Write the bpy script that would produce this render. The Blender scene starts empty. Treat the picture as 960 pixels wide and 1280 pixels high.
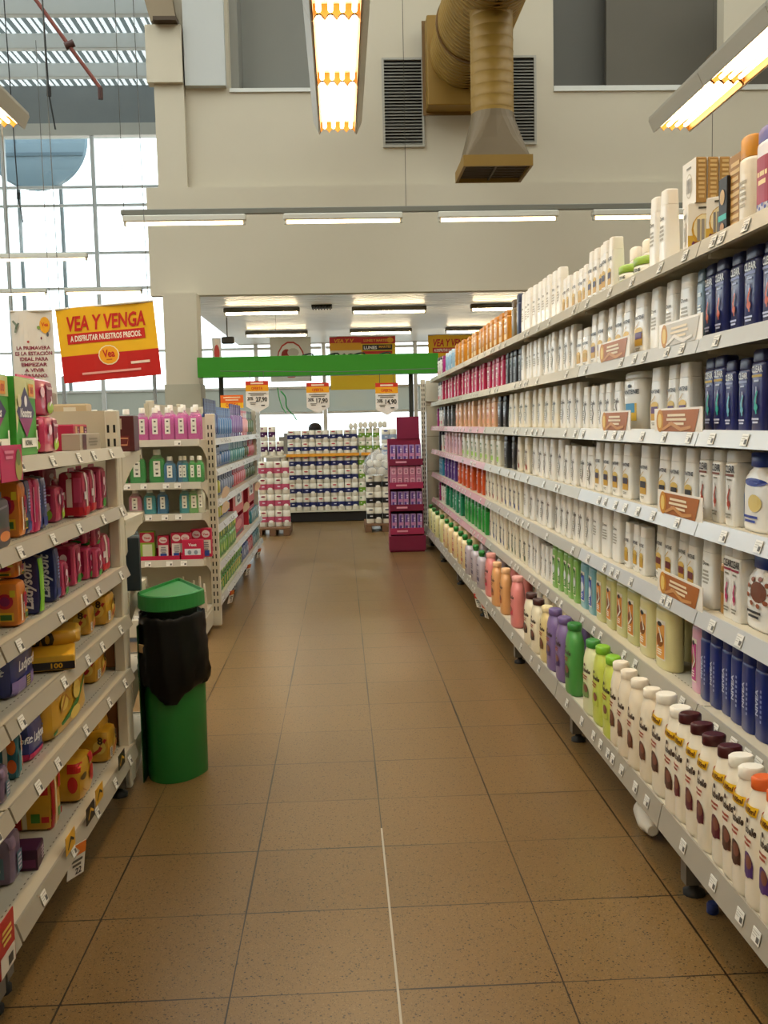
import bpy, bmesh, math, random
from mathutils import Vector, Matrix
R_ = random.Random(7)
PI = math.pi
C = bpy.context.scene.collection
# ------------------------------------------------------------------ camera numbers
F = 1221.0; H = 1.33
def cam_axes():
    r = .022
    du = -54*math.cos(r)+109*math.sin(r); dv = -54*math.sin(r)-109*math.cos(r)
    th = math.atan(-dv/F); ps = math.atan(-du/F*math.cos(th))
    fw = Vector((math.sin(ps)*math.cos(th), math.cos(ps)*math.cos(th), -math.sin(th)))
    rt = Vector((math.cos(ps), -math.sin(ps), 0)); up = rt.cross(fw)
    c, s = math.cos(r), math.sin(r)
    return fw, c*rt-s*up, s*rt+c*up
FW, RT, UP = cam_axes()
def along(px, X, Z):
    """distance down the aisle of a point measured in the photo on a shelf line X, Z"""
    k = (px-480)/F
    a = k*FW-RT
    return -(a.x*X+a.z*(Z-H))/a.y

# ------------------------------------------------------------------ materials
def lin(h):
    h = h.lstrip('#'); out = []
    for i in (0, 2, 4):
        v = int(h[i:i+2], 16)/255
        out.append(v/12.92 if v <= .04045 else ((v+.055)/1.055)**2.4)
    return out
MC = {}
def M(h, rough=.4, metal=0.0, trans=0.0, emit=0.0, alpha=1.0, ior=1.45, coat=0.0):
    key = (h, rough, metal, trans, emit, alpha, ior, coat)
    if key in MC: return MC[key]
    m = bpy.data.materials.new('surface_'+h.strip('#')); m.use_nodes = True
    b = m.node_tree.nodes['Principled BSDF']; c = lin(h)+[1]
    b.inputs['Base Color'].default_value = c
    b.inputs['Roughness'].default_value = rough; b.inputs['Metallic'].default_value = metal
    b.inputs['Transmission Weight'].default_value = trans; b.inputs['IOR'].default_value = ior
    b.inputs['Alpha'].default_value = alpha; b.inputs['Coat Weight'].default_value = coat
    if emit:
        b.inputs['Emission Color'].default_value = c; b.inputs['Emission Strength'].default_value = emit
    MC[key] = m; return m
def noisy(name, h1, h2, scale=3.0, rough=.6, bump=0.0, stretch=(1, 1, 1), metal=0.0):
    m = bpy.data.materials.new(name); m.use_nodes = True
    nt = m.node_tree; b = nt.nodes['Principled BSDF']
    tc = nt.nodes.new('ShaderNodeTexCoord'); mp = nt.nodes.new('ShaderNodeMapping'); mp.inputs['Scale'].default_value = stretch
    nz = nt.nodes.new('ShaderNodeTexNoise'); nz.inputs['Scale'].default_value = scale; nz.inputs['Detail'].default_value = 6
    mx = nt.nodes.new('ShaderNodeMix'); mx.data_type = 'RGBA'
    mx.inputs[6].default_value = lin(h1)+[1]; mx.inputs[7].default_value = lin(h2)+[1]
    L = nt.links.new
    L(tc.outputs['Object'], mp.inputs[0]); L(mp.outputs[0], nz.inputs['Vector']); L(nz.outputs['Fac'], mx.inputs[0]); L(mx.outputs[2], b.inputs['Base Color'])
    b.inputs['Roughness'].default_value = rough; b.inputs['Metallic'].default_value = metal
    if bump:
        bp = nt.nodes.new('ShaderNodeBump'); bp.inputs['Strength'].default_value = bump
        L(nz.outputs['Fac'], bp.inputs['Height']); L(bp.outputs[0], b.inputs['Normal'])
    return m
FM = {}
def film_mat(h):
    if h in FM: return FM[h]
    c = lin(h); m = noisy('printed_film_'+h.strip('#'), h, h, 9, .3, .35)
    mx = [n for n in m.node_tree.nodes if n.type == 'MIX'][0]
    mx.inputs[6].default_value = [v*.72 for v in c]+[1]; mx.inputs[7].default_value = [min(1, v*1.2+.02) for v in c]+[1]
    m.node_tree.nodes['Principled BSDF'].inputs['Coat Weight'].default_value = .35
    FM[h] = m; return m
def ribbed(name, h, axis, period, strength, rough=.5, metal=0.0):
    m = bpy.data.materials.new(name); m.use_nodes = True
    nt = m.node_tree; b = nt.nodes['Principled BSDF']; L = nt.links.new
    b.inputs['Base Color'].default_value = lin(h)+[1]; b.inputs['Roughness'].default_value = rough; b.inputs['Metallic'].default_value = metal
    tc = nt.nodes.new('ShaderNodeTexCoord'); w = nt.nodes.new('ShaderNodeTexWave'); w.bands_direction = axis
    w.inputs['Scale'].default_value = 2*PI/20/period; bp = nt.nodes.new('ShaderNodeBump'); bp.inputs['Strength'].default_value = strength; bp.inputs['Distance'].default_value = .02
    L(tc.outputs['Object'], w.inputs['Vector']); L(w.outputs['Fac'], bp.inputs['Height']); L(bp.outputs[0], b.inputs['Normal'])
    return m

# ------------------------------------------------------------------ mesh builder
class MB:
    def __init__(s): s.v = []; s.f = []; s.m = []; s.mats = []; s.sm = []
    def mi(s, mat):
        if mat not in s.mats: s.mats.append(mat)
        return s.mats.index(mat)
    def add(s, vs, fs, mat, smooth=False, T=None):
        o = len(s.v); i = s.mi(mat)
        s.v += [tuple(T @ Vector(p)) if T else tuple(p) for p in vs]
        for f in fs: s.f.append([o+k for k in f]); s.m.append(i); s.sm.append(smooth)
        return s
    def box(s, x0, x1, y0, y1, z0, z1, mat, T=None):
        v = [(x, y, z) for z in (z0, z1) for y in (y0, y1) for x in (x0, x1)]
        return s.add(v, [(0, 2, 3, 1), (4, 5, 7, 6), (0, 1, 5, 4), (2, 6, 7, 3), (0, 4, 6, 2), (1, 3, 7, 5)], mat, False, T)
    def rbox(s, x0, x1, y0, y1, z0, z1, mat, r=.004, T=None):
        """box with chamfered edges"""
        r = min(r, (x1-x0)*.45, (y1-y0)*.45, (z1-z0)*.45)
        def ring(z, e): return [(x0+e+r*a, y0+e+r*b, z) for a, b in ()] or [
            (x0+e+r, y0+e, z), (x1-e-r, y0+e, z), (x1-e, y0+e+r, z), (x1-e, y1-e-r, z), (x1-e-r, y1-e, z), (x0+e+r, y1-e, z), (x0+e, y1-e-r, z), (x0+e, y0+e+r, z)]
        return s.rings([ring(z0, r), ring(z0+r, 0), ring(z1-r, 0), ring(z1, r)], mat, smooth=False, T=T)
    def rings(s, rr, mat, smooth=True, cap0=True, cap1=True, T=None, closed=True):
        n = len(rr[0]); v = [p for r in rr for p in r]; f = []
        for i in range(len(rr)-1):
            for k in range(n if closed else n-1):
                a, b = i*n+k, i*n+(k+1) % n
                f.append((a, b, b+n, a+n))
        s.add(v, f, mat, smooth, T)
        if cap0: s.add(rr[0], [tuple(range(n-1, -1, -1))], mat, False, T)
        if cap1: s.add(rr[-1], [tuple(range(n))], mat, False, T)
        return s
    def lathe(s, prof, mat, n=16, c=(0, 0, 0), smooth=True, T=None, cap0=True, cap1=True):
        return s.rings([[(c[0]+r*math.cos(2*PI*k/n), c[1]+r*math.sin(2*PI*k/n), c[2]+z) for k in range(n)] for z, r in prof], mat, smooth, cap0, cap1, T)
    def tube(s, pts, r, mat, n=8, smooth=True):
        pts = [Vector(p) for p in pts]; rr = []
        for i, p in enumerate(pts):
            d = (pts[min(i+1, len(pts)-1)]-pts[max(i-1, 0)]).normalized()
            a = Vector((0, 0, 1)) if abs(d.z) < .9 else Vector((1, 0, 0))
            u = d.cross(a).normalized(); w = d.cross(u)
            rr.append([tuple(p+r*(math.cos(2*PI*k/n)*u-math.sin(2*PI*k/n)*w)) for k in range(n)])
        return s.rings(rr, mat, smooth)
    def prism(s, poly, z0, z1, mat, T=None):
        return s.rings([[(x, y, z0) for x, y in poly], [(x, y, z1) for x, y in poly]], mat, False, T=T)
    def quad(s, a, b, c, d, mat): return s.add([a, b, c, d], [(0, 1, 2, 3)], mat)
    def mesh(s, name):
        me = bpy.data.meshes.new(name); me.from_pydata(s.v, [], s.f)
        for m in s.mats: me.materials.append(m)
        me.polygons.foreach_set('material_index', s.m); me.polygons.foreach_set('use_smooth', s.sm); me.update()
        return me
    def build(s, name, parent=None, loc=(0, 0, 0), rz=0.0):
        return link(name, s.mesh(name), parent, loc, rz)
def link(name, me, parent=None, loc=(0, 0, 0), rz=0.0):
    o = bpy.data.objects.new(name, me); C.objects.link(o); o.location = loc; o.rotation_euler = (0, 0, rz)
    if parent: o.parent = parent
    return o
def tag(o, label=None, cat=None, group=None, kind=None):
    if label: o['label'] = label
    if cat: o['category'] = cat
    if group: o['group'] = group
    if kind: o['kind'] = kind
    return o
def thing(name, label, cat, loc=(0, 0, 0), rz=0.0, group=None):
    o = bpy.data.objects.new(name, None); o.empty_display_size = .05; C.objects.link(o)
    o.location = loc; o.rotation_euler = (0, 0, rz)
    return tag(o, label, cat, group)
def struct(name, mb): return tag(mb.build(name), kind='structure')

TXT = {}
def text_geo(t, bold=.02, shear=0.0):
    """unit-height lettering, centred: verts (u, v) and faces"""
    k = (t, bold, shear)
    if k in TXT: return TXT[k]
    cu = bpy.data.curves.new('lettering', 'FONT'); cu.body = t; cu.size = 1; cu.offset = bold; cu.shear = shear
    cu.resolution_u = 2; cu.align_x = 'CENTER'; cu.fill_mode = 'FRONT'
    ob = bpy.data.objects.new('lettering', cu); me = ob.to_mesh()
    vs = [(v.co.x, v.co.y-.34) for v in me.vertices]; fs = [tuple(p.vertices) for p in me.polygons]
    ob.to_mesh_clear(); bpy.data.objects.remove(ob); bpy.data.curves.remove(cu)
    TXT[k] = (vs, fs); return TXT[k]

# decals lie on a front surface y = S(u, v); spec entries draw shapes on it
def decal(mb, S, spec, eps=.0012):
    for i, d in enumerate(spec):
        e = eps*(1+.35*i)
        P = lambda u, v: (u, S(u, v)-e, v)
        k = d[0]
        if k == 'r':                                   # rectangle u0 u1 v0 v1 colour
            _, u0, u1, v0, v1, c = d; nu, nv = 6, 4
            vs = [P(u0+(u1-u0)*a/nu, v0+(v1-v0)*b/nv) for b in range(nv+1) for a in range(nu+1)]
            fs = [(b*(nu+1)+a, b*(nu+1)+a+1, (b+1)*(nu+1)+a+1, (b+1)*(nu+1)+a) for b in range(nv) for a in range(nu)]
            mb.add(vs, fs, M(c, .4))
        elif k == 'e':                                 # ellipse cu cv ru rv colour
            _, cu, cv, ru, rv, c = d
            vs = [P(cu, cv)]+[P(cu+ru*q*math.cos(2*PI*t/14), cv+rv*q*math.sin(2*PI*t/14)) for q in (.5, 1) for t in range(14)]
            fs = [(0, 1+t, 1+(t+1) % 14) for t in range(14)]+[(1+t, 15+t, 15+(t+1) % 14, 1+(t+1) % 14) for t in range(14)]
            mb.add(vs, fs, M(c, .4))
        elif k == 'p':                                 # polygon [(u,v)] colour
            mb.add([P(u, v) for u, v in d[1]], [tuple(range(len(d[1])))], M(d[2], .4))
        elif k == 't':                                 # text string cu cv size colour (rot)
            _, t, cu, cv, sz, c = d[:6]; rot = d[6] if len(d) > 6 else 0; sh = d[7] if len(d) > 7 else 0
            vs, fs = text_geo(t, .03, sh); cc, ss = math.cos(rot), math.sin(rot)
            if len(d) > 8:
                ex = max(x for x, y in vs)-min(x for x, y in vs); q = d[8]/(sz*ex); x0 = (max(x for x, y in vs)+min(x for x, y in vs))/2; vs = [((x-x0)*q, y) for x, y in vs]
            mb.add([P(cu+sz*(x*cc-y*ss), cv+sz*(x*ss+y*cc)) for x, y in vs], fs, M(c, .4))
        elif k == 's':                                 # stroke through points, width, colour
            _, pts, w, c = d; vs = []; fs = []
            for j, (u, v) in enumerate(pts):
                a, b = pts[max(j-1, 0)], pts[min(j+1, len(pts)-1)]
                dx, dy = b[0]-a[0], b[1]-a[1]; q = math.hypot(dx, dy) or 1
                ww = w*(.4+.6*math.sin(PI*(j+.5)/len(pts)))
                vs += [P(u-dy/q*ww, v+dx/q*ww), P(u+dy/q*ww, v-dx/q*ww)]
                if j: fs.append((2*j-2, 2*j-1, 2*j+1, 2*j))
            mb.add(vs, fs, M(c, .4))
        elif k == 'l':                                 # block of fine print: cu v0 v1 width n colour
            _, cu, v0, v1, w, n, c = d
            for j in range(n):
                v = v0+(v1-v0)*(j+.5)/n; h = (v1-v0)/n*.28; ww = w*(.7+.3*((j*37) % 10)/10)/2
                mb.add([P(cu-ww, v-h), P(cu, v-h), P(cu+ww, v-h), P(cu+ww, v+h), P(cu, v+h), P(cu-ww, v+h)], [(0, 1, 4, 5), (1, 2, 3, 4)], M(c, .4))

# ------------------------------------------------------------------ product prototypes: list of (part name, mesh, material label)
def sring(z, w, d, n, k=20):
    out = []
    for i in range(k):
        a = 2*PI*(i+.5)/k; c, s = math.cos(a), math.sin(a)
        out.append((w/2*math.copysign(abs(c)**(2/n), c), d/2*math.copysign(abs(s)**(2/n), s), z))
    return out
def bottle(name, body, cap, prof, capprof, dec=(), n=3.0, capn=None, liquid=None, rough=.32):
    """prof / capprof: (z, width, depth) up the bottle; dec: decals on the front"""
    parts = []
    bm_ = MB()
    if liquid:
        bm_.rings([sring(z, w, d, n) for z, w, d in prof], M(body, .12, alpha=.35, coat=.5))
        lq = MB(); q = [(z, w*.95, d*.95) for z, w, d in prof if z <= liquid]; q[0] = (q[0][0]+.002,)+q[0][1:]
        lq.rings([sring(z, w, d, n) for z, w, d in q], M(dict(LIQ)[body], .15))
        parts.append(('body', bm_.mesh(name+'_body'))); parts.append(('liquid', lq.mesh(name+'_liquid')))
    else:
        bm_.rings([sring(z, w, d, n) for z, w, d in prof], M(body, rough, coat=.25)); parts.append(('body', bm_.mesh(name+'_body')))
    cm = MB(); cm.rings([sring(z, w, d, capn or n) for z, w, d in capprof], M(cap, .35)); parts.append(('cap', cm.mesh(name+'_cap')))
    if dec:
        def S(u, v):
            w, d = prof[0][1:]
            for (a, b) in zip(prof, prof[1:]):
                if a[0] <= v <= b[0]:
                    t = (v-a[0])/max(b[0]-a[0], 1e-6); w = a[1]+(b[1]-a[1])*t; d = a[2]+(b[2]-a[2])*t; break
            else:
                for (a, b) in zip(capprof, capprof[1:]):
                    if a[0] <= v <= b[0]:
                        t = (v-a[0])/max(b[0]-a[0], 1e-6); w = a[1]+(b[1]-a[1])*t; d = a[2]+(b[2]-a[2])*t; break
            q = min(.999, abs(u)/(w/2)); return -d/2*(1-q**n)**(1/n)
        dm = MB(); decal(dm, S, dec); parts.append(('front_label', dm.mesh(name+'_label')))
    hh = max(p[0] for p in capprof); ww = max(p[1] for p in prof); dd = max(p[2] for p in prof)
    return dict(name=name, parts=parts, W=ww, D=dd, H=hh)
LIQ = []
def carton(name, W, D, Hh, col, dec=(), flap=None, side=None):
    m = MB(); m.rbox(-W/2, W/2, -D/2, D/2, 0, Hh, M(col, .45), .0015)
    parts = [('carton_body', m.mesh(name+'_body'))]
    f = MB(); f.box(-W/2+.003, W/2-.003, -D/2+.002, D/2-.002, Hh, Hh+.0012, M(flap or col, .5)); parts.append(('top_flap', f.mesh(name+'_flap')))
    if dec:
        dm = MB(); decal(dm, lambda u, v: -D/2, dec); parts.append(('front_label', dm.mesh(name+'_label')))
    if side:
        dm = MB(); decal(dm, lambda u, v: -W/2, side); me = dm.mesh(name+'_side')
        me.transform(Matrix.Rotation(-PI/2, 4, 'Z')); parts.append(('side_label', me))
    return dict(name=name, parts=parts, W=W, D=D, H=Hh)
def soft_pack(name, W, D, Hh, col, dec=(), n=7.0, seam=True, film=None, side=None, top=None):
    """plastic-wrapped pack: rounded pillow with crimped seams"""
    m = MB(); k = 7; rr = R_
    def sq(x, y, z):
        q = (abs(x)**n+abs(y)**n+abs(z)**n)**(1/n); x, y, z = x/q, y/q, z/q
        wob = 1+.02*math.sin(9*x+5*z)*math.cos(7*y+3)
        return (x*W/2*wob, y*D/2*wob, (z+1)*Hh/2)
    g = [-1+2*i/k for i in range(k+1)]
    for ax in range(3):
        for sgn in (-1, 1):
            vs = []; fs = []
            for a in g:
                for b in g:
                    p = [0, 0, 0]; p[ax] = sgn; p[(ax+1) % 3] = a; p[(ax+2) % 3] = b; vs.append(sq(*p))
            for i in range(k):
                for j in range(k):
                    q = (i*(k+1)+j, (i+1)*(k+1)+j, (i+1)*(k+1)+j+1, i*(k+1)+j+1); fs.append(q if sgn > 0 else q[::-1])
            m.add(vs, fs, film_mat(col), True)
    parts = [('wrapper', m.mesh(name+'_wrapper'))]
    if seam:
        s = MB(); s.box(-W*.46, W*.46, D*.05, D*.09, Hh*.985, Hh+.012, M(film or col, .3)); parts.append(('seam', s.mesh(name+'_seam')))
    S = lambda u, v: -D/2*max(.02, 1-min(.999, abs(u)/(W/2))**n-min(.999, abs(2*v/Hh-1))**n)**(1/n)*1.015-.001
    if dec:
        dm = MB(); decal(dm, S, dec); parts.append(('front_label', dm.mesh(name+'_label')))
    if dec and not side:
        k_ = D/W; side = []
        for e in dec:
            e = list(e)
            if e[0] == 'r': e[1] *= k_; e[2] *= k_
            elif e[0] == 'e': e[1] *= k_; e[3] *= k_
            elif e[0] == 't':
                e[2] *= k_
                if not (len(e) > 6 and abs(e[6]) > .5): e[4] *= k_
            elif e[0] == 's': e[1] = [(u*k_, v) for u, v in e[1]]
            elif e[0] == 'l': e[1] *= k_; e[4] *= k_
            side.append(tuple(e))
    if side:
        S2 = lambda u, v: -W/2*max(.02, 1-min(.999, abs(u)/(D/2))**n-min(.999, abs(2*v/Hh-1))**n)**(1/n)*1.015-.001
        dm = MB(); decal(dm, S2, side); me = dm.mesh(name+'_side'); me.transform(Matrix.Rotation(-PI/2, 4, 'Z')); parts.append(('side_label', me))
    return dict(name=name, parts=parts, W=W, D=D, H=Hh)
def place(p, loc, rz, label, cat, group=None, sx=1.0, sy=1.0, sz=1.0, name=None, rx=0.0):
    o = thing(name or p['name'], label, cat, loc, rz, group)
    o.scale = (sx, sy, sz)
    if rx: o.rotation_euler = (rx, 0, rz)
    for nm, me in p['parts']: link(nm, me, o)
    return o
ORD = 'first second third fourth fifth sixth seventh eighth ninth tenth eleventh twelfth thirteenth fourteenth fifteenth sixteenth seventeenth eighteenth nineteenth twentieth'.split()
def ordn(i): return ORD[i] if i < 20 else f'{i+1}th'

# ================================================================== SETTING
def pane_mat(name, tint, clear, gloss=.06):
    m = bpy.data.materials.new(name); m.use_nodes = True; nt = m.node_tree; nt.nodes.clear(); N = nt.nodes.new; L = nt.links.new
    out = N('ShaderNodeOutputMaterial'); tr = N('ShaderNodeBsdfTransparent'); tr.inputs[0].default_value = lin(tint)+[1]
    tl = N('ShaderNodeBsdfTranslucent'); tl.inputs[0].default_value = lin(tint)+[1]
    gl = N('ShaderNodeBsdfGlossy'); gl.inputs['Roughness'].default_value = .05
    a = N('ShaderNodeMixShader'); a.inputs[0].default_value = clear; L(tl.outputs[0], a.inputs[1]); L(tr.outputs[0], a.inputs[2])
    b = N('ShaderNodeMixShader'); b.inputs[0].default_value = gloss; L(a.outputs[0], b.inputs[1]); L(gl.outputs[0], b.inputs[2]); L(b.outputs[0], out.inputs[0])
    return m
FILM = pane_mat('frosted_film', '#a0a29a', .2)
SKYD = pane_mat('roof_sheet', '#8d9391', .0, .02); SKYR = pane_mat('roof_sheet_rib', '#3d4341', .0, .02)  # sloping rib faces coloured darker to stand in for the corrugation's shading
glass = pane_mat('window_glass', '#f6fbfb', 1.0); SKYL = pane_mat('rooflight_sheet', '#eef1ec', .45, .03)
def floor_mat():
    m = bpy.data.materials.new('terrazzo_tiles'); m.use_nodes = True
    nt = m.node_tree; b = nt.nodes['Principled BSDF']; L = nt.links.new; N = nt.nodes.new
    tc = N('ShaderNodeTexCoord'); sp = N('ShaderNodeSeparateXYZ'); L(tc.outputs['Object'], sp.inputs[0])
    def math_(op, a, b2=None, c=None):
        n = N('ShaderNodeMath'); n.operation = op
        for i, v in enumerate((a, b2, c)):
            if v is None: continue
            if isinstance(v, (int, float)): n.inputs[i].default_value = v
            else: L(v, n.inputs[i])
        return n.outputs[0]
    T = .394
    fx = math_('FRACT', math_('DIVIDE', math_('ADD', sp.outputs[0], -FX0+20*T), T)); fy = math_('FRACT', math_('DIVIDE', math_('ADD', sp.outputs[1], -FY0+50*T), T))
    ex = math_('MINIMUM', fx, math_('SUBTRACT', 1.0, fx)); ey = math_('MINIMUM', fy, math_('SUBTRACT', 1.0, fy))
    e = math_('MINIMUM', ex, ey)
    nz = N('ShaderNodeTexNoise'); nz.inputs['Scale'].default_value = 1.3; nz.inputs['Detail'].default_value = 3; L(tc.outputs['Object'], nz.inputs['Vector'])
    wid = math_('MULTIPLY', math_('POWER', nz.outputs['Fac'], 2.0), .022)
    grout = math_('LESS_THAN', e, wid)
    # speckles
    def speck(scale, thr):
        v = N('ShaderNodeTexVoronoi'); v.inputs['Scale'].default_value = scale; L(tc.outputs['Object'], v.inputs['Vector'])
        k = N('ShaderNodeTexWhiteNoise'); L(v.outputs['Color'], k.inputs['Vector'])
        near = math_('LESS_THAN', v.outputs['Distance'], .33); pick = math_('LESS_THAN', k.outputs['Value'], thr)
        return math_('MULTIPLY', near, pick)
    dark = math_('MAXIMUM', math_('MAXIMUM', speck(120, .16), speck(230, .2)), speck(330, .22)); light = speck(170, .3)
    # tile tone
    ti = N('ShaderNodeTexWhiteNoise'); cmb = N('ShaderNodeCombineXYZ')
    L(math_('FLOOR', math_('DIVIDE', math_('ADD', sp.outputs[0], -FX0+20*T), T)), cmb.inputs[0]); L(math_('FLOOR', math_('DIVIDE', math_('ADD', sp.outputs[1], -FY0+50*T), T)), cmb.inputs[1]); L(cmb.outputs[0], ti.inputs['Vector'])
    nz2 = N('ShaderNodeTexNoise'); nz2.inputs['Scale'].default_value = 2.2; nz2.inputs['Detail'].default_value = 8; L(tc.outputs['Object'], nz2.inputs['Vector'])
    def mix(f, a, c):
        n = N('ShaderNodeMix'); n.data_type = 'RGBA'
        for i, v in ((0, f), (6, a), (7, c)):
            if isinstance(v, str): n.inputs[i].default_value = lin(v)+[1]
            elif isinstance(v, (int, float)): n.inputs[i].default_value = v
            else: L(v, n.inputs[i])
        return n.outputs[2]
    base = mix(nz2.outputs['Fac'], FLOOR_A, FLOOR_B)
    base = mix(math_('MULTIPLY', ti.outputs['Value'], .25), base, FLOOR_C)
    base = mix(math_('MULTIPLY', light, .45), base, '#8f7a56'); base = mix(math_('MULTIPLY', dark, .9), base, '#2e2113')
    base = mix(math_('MULTIPLY', grout, .95), base, '#17110a')
    L(base, b.inputs['Base Color'])
    rg = math_('ADD', math_('MULTIPLY', nz2.outputs['Fac'], .05), .3); L(rg, b.inputs['Roughness'])
    return m
FX0, FY0 = .1, 2.98
FLOOR_A, FLOOR_B, FLOOR_C = '#735730', '#81653c', '#644c28'
WALLC = noisy('painted_wall', '#c3b8a1', '#cabfa9', 1.2, .75)
WHITE = noisy('white_paint', '#dddcd4', '#d2d1c8', 1.5, .6)
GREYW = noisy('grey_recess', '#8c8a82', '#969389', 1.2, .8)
fl = MB(); fl.box(-16, 9, -6, 26, -.1, 0, floor_mat()); struct('floor', fl)
st = MB(); ys = FY0-.394*8
# pale filler strip in the open joint down the middle of the aisle
for i in range(3):
    st.rbox(FX0-.003, FX0+.003, ys+i*1.1, ys+i*1.1+1.09, -.002, .0015, M('#b5ab98', .4), .001)
struct('trim_1', st)
w = MB(); w.box(9, 9.2, -6, 23, 0, 9, WALLC); struct('wall_right', w)
w = MB(); w.box(-16.2, -16, -6, 23, 0, 9, WHITE); struct('wall_left', w)
w = MB(); w.box(-16, 9, -6.2, -6, 0, 9, WALLC); struct('wall_behind', w)
# the wall over the far end of the aisles: openings with recessed rooms above
YW = 14.0
w = MB()
w.box(-2.42, 9, YW, YW+.25, 3.2, 5.96, WALLC)
w.box(-2.42, -1.41, YW, YW+.25, 5.96, 8.9, WALLC); w.box(.2, 3.09, YW, YW+.25, 5.96, 8.9, WALLC)
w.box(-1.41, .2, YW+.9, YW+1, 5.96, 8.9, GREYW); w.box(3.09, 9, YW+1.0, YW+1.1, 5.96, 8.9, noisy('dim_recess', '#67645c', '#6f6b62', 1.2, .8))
w.box(-1.41, 9, YW+.25, YW+1.1, 5.86, 5.96, GREYW)
w.box(-2.0, -1.45, YW-.12, YW, 5.98, 8.9, noisy('cool_pilaster', '#b9bab6', '#c3c3bd', 1, .7))
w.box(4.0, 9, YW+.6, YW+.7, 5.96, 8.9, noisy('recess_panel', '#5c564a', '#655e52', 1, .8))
w.box(-1.41, -1.3, YW+.25, YW+.9, 5.96, 8.9, GREYW); w.box(.1, .2, YW+.25, YW+.9, 5.96, 8.9, GREYW)
w.box(3.09, 9, YW-.03, YW+.02, 5.90, 5.97, WHITE); w.box(-1.41, .2, YW-.03, YW+.02, 5.92, 5.97, WHITE)
struct('wall_far', w)
w = MB(); w.box(-2.58, 9, YW-.16, YW, 3.16, 4.62, WALLC); struct('wall_fascia', w)
# concrete column with its capital and bracket at the corner of that wall
w = MB(); w.box(-2.42, -2.02, YW-.12, YW, 4.62, 6.55, WALLC); w.box(-2.5, -2.02, YW-.2, YW, 6.0, 6.75, WALLC)
w.box(-2.36, -2.05, YW-.35, YW, 6.75, 6.8, M('#4a3a2a', .7)); w.rings([[(-2.42, YW-.2, 6.8), (-2.08, YW-.2, 6.8), (-2.08, YW, 6.8), (-2.42, YW, 6.8)], [(-2.62, YW-.2, 7.6), (-2.2, YW-.2, 7.6), (-2.2, YW, 7.6), (-2.62, YW, 7.6)]], M('#8d7c62', .7), False)
struct('trim_2', w)
w = MB(); w.box(5.4, 6.2, YW-.25, YW, 6.3, 7.4, WALLC); w.box(5.25, 6.4, YW-.3, YW, 6.28, 6.34, M('#6a5a44', .7)); struct('trim_3', w)
w = MB(); w.box(-2.37, -1.92, 13.58, 13.98, 0, 3.16, WALLC); w.box(-2.39, -1.9, 13.56, 14.0, 0, 1.93, noisy('column_plinth', '#aaa48f', '#b4ae9a', 3, .8)); struct('column', w)
# low slatted ceiling beyond
slat = ribbed('ceiling_slats', '#e0e2e2', 'Y', .18, .9, .35)
w = MB(); w.box(-2.3, 9, YW, 22.6, 3.26, 3.34, M('#55575a', .6))
for i in range(50): w.box(-2.3, 9, YW+.02+i*.17, YW+.14+i*.17, 3.2, 3.26, M('#f4f5f4', .35))
struct('ceiling', w)
# hall roof: corrugated sheet with white purlins
roofm = ribbed('corrugated_sheet', '#dfe4e2', 'X', .3, 1.0, .45)
w = MB(); xs = [-16+i*.075 for i in range(int(25/.075)+1)]
prof = [(x, 8.95+(.035 if (i//2) % 2 else 0)) for i, x in enumerate(xs)]
LIT = [(-14, -11.6), (-8.6, -2.2), (-.9, 1.3), (3.0, 5.2), (6.6, 8.6)]  # translucent roof strips added to brighten the upper wall and the aisle
lit = lambda x: any(a <= x < b for a, b in LIT)
w.add([(x, y, z) for y in (-6, 23) for x, z in prof], [(i, len(prof)+i, len(prof)+i+1, i+1) for i in range(len(prof)-1) if not lit(prof[i][0]+.03)], M('#dfe4e2', .5))
struct('roof', w)
for i, (a, b) in enumerate(LIT):
    w = MB(); q = [p for p in prof if a-.05 <= p[0] <= b+.1]
    w.add([(x, y, z+.004) for y in (-2, 14.2) for x, z in q], [(k, len(q)+k, len(q)+k+1, k+1) for k in range(len(q)-1)], SKYL)
    w.add([(x, y, z+.004) for y in (-6, -2) for x, z in q], [(k, len(q)+k, len(q)+k+1, k+1) for k in range(len(q)-1)], M('#dfe4e2', .5))
    w.add([(x, y, z+.004) for y in (14.2, 23) for x, z in q], [(k, len(q)+k, len(q)+k+1, k+1) for k in range(len(q)-1) if not (b < 0 and abs(q[k][1]-q[k+1][1]) > .01)], SKYD if b < 0 else M('#dfe4e2', .5))
    if b < 0: w.add([(x, y, z+.002) for y in (14.2, 23) for x, z in q], [(k, len(q)+k, len(q)+k+1, k+1) for k in range(len(q)-1) if abs(q[k][1]-q[k+1][1]) > .01], SKYR)
    o = struct(f'window_roof_{i+1}', w)
for i, y in enumerate((21.3, 19.75, 18.2, 16.65, 12.5, 9.4, 6.3, 3.2, 0.1)):
    w = MB(); w.rbox(-16, 9, y, y+.16, 8.66, 8.94, M('#eef1ef', .5), .01)
    struct(f'beam_{i+1}', w)
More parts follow.
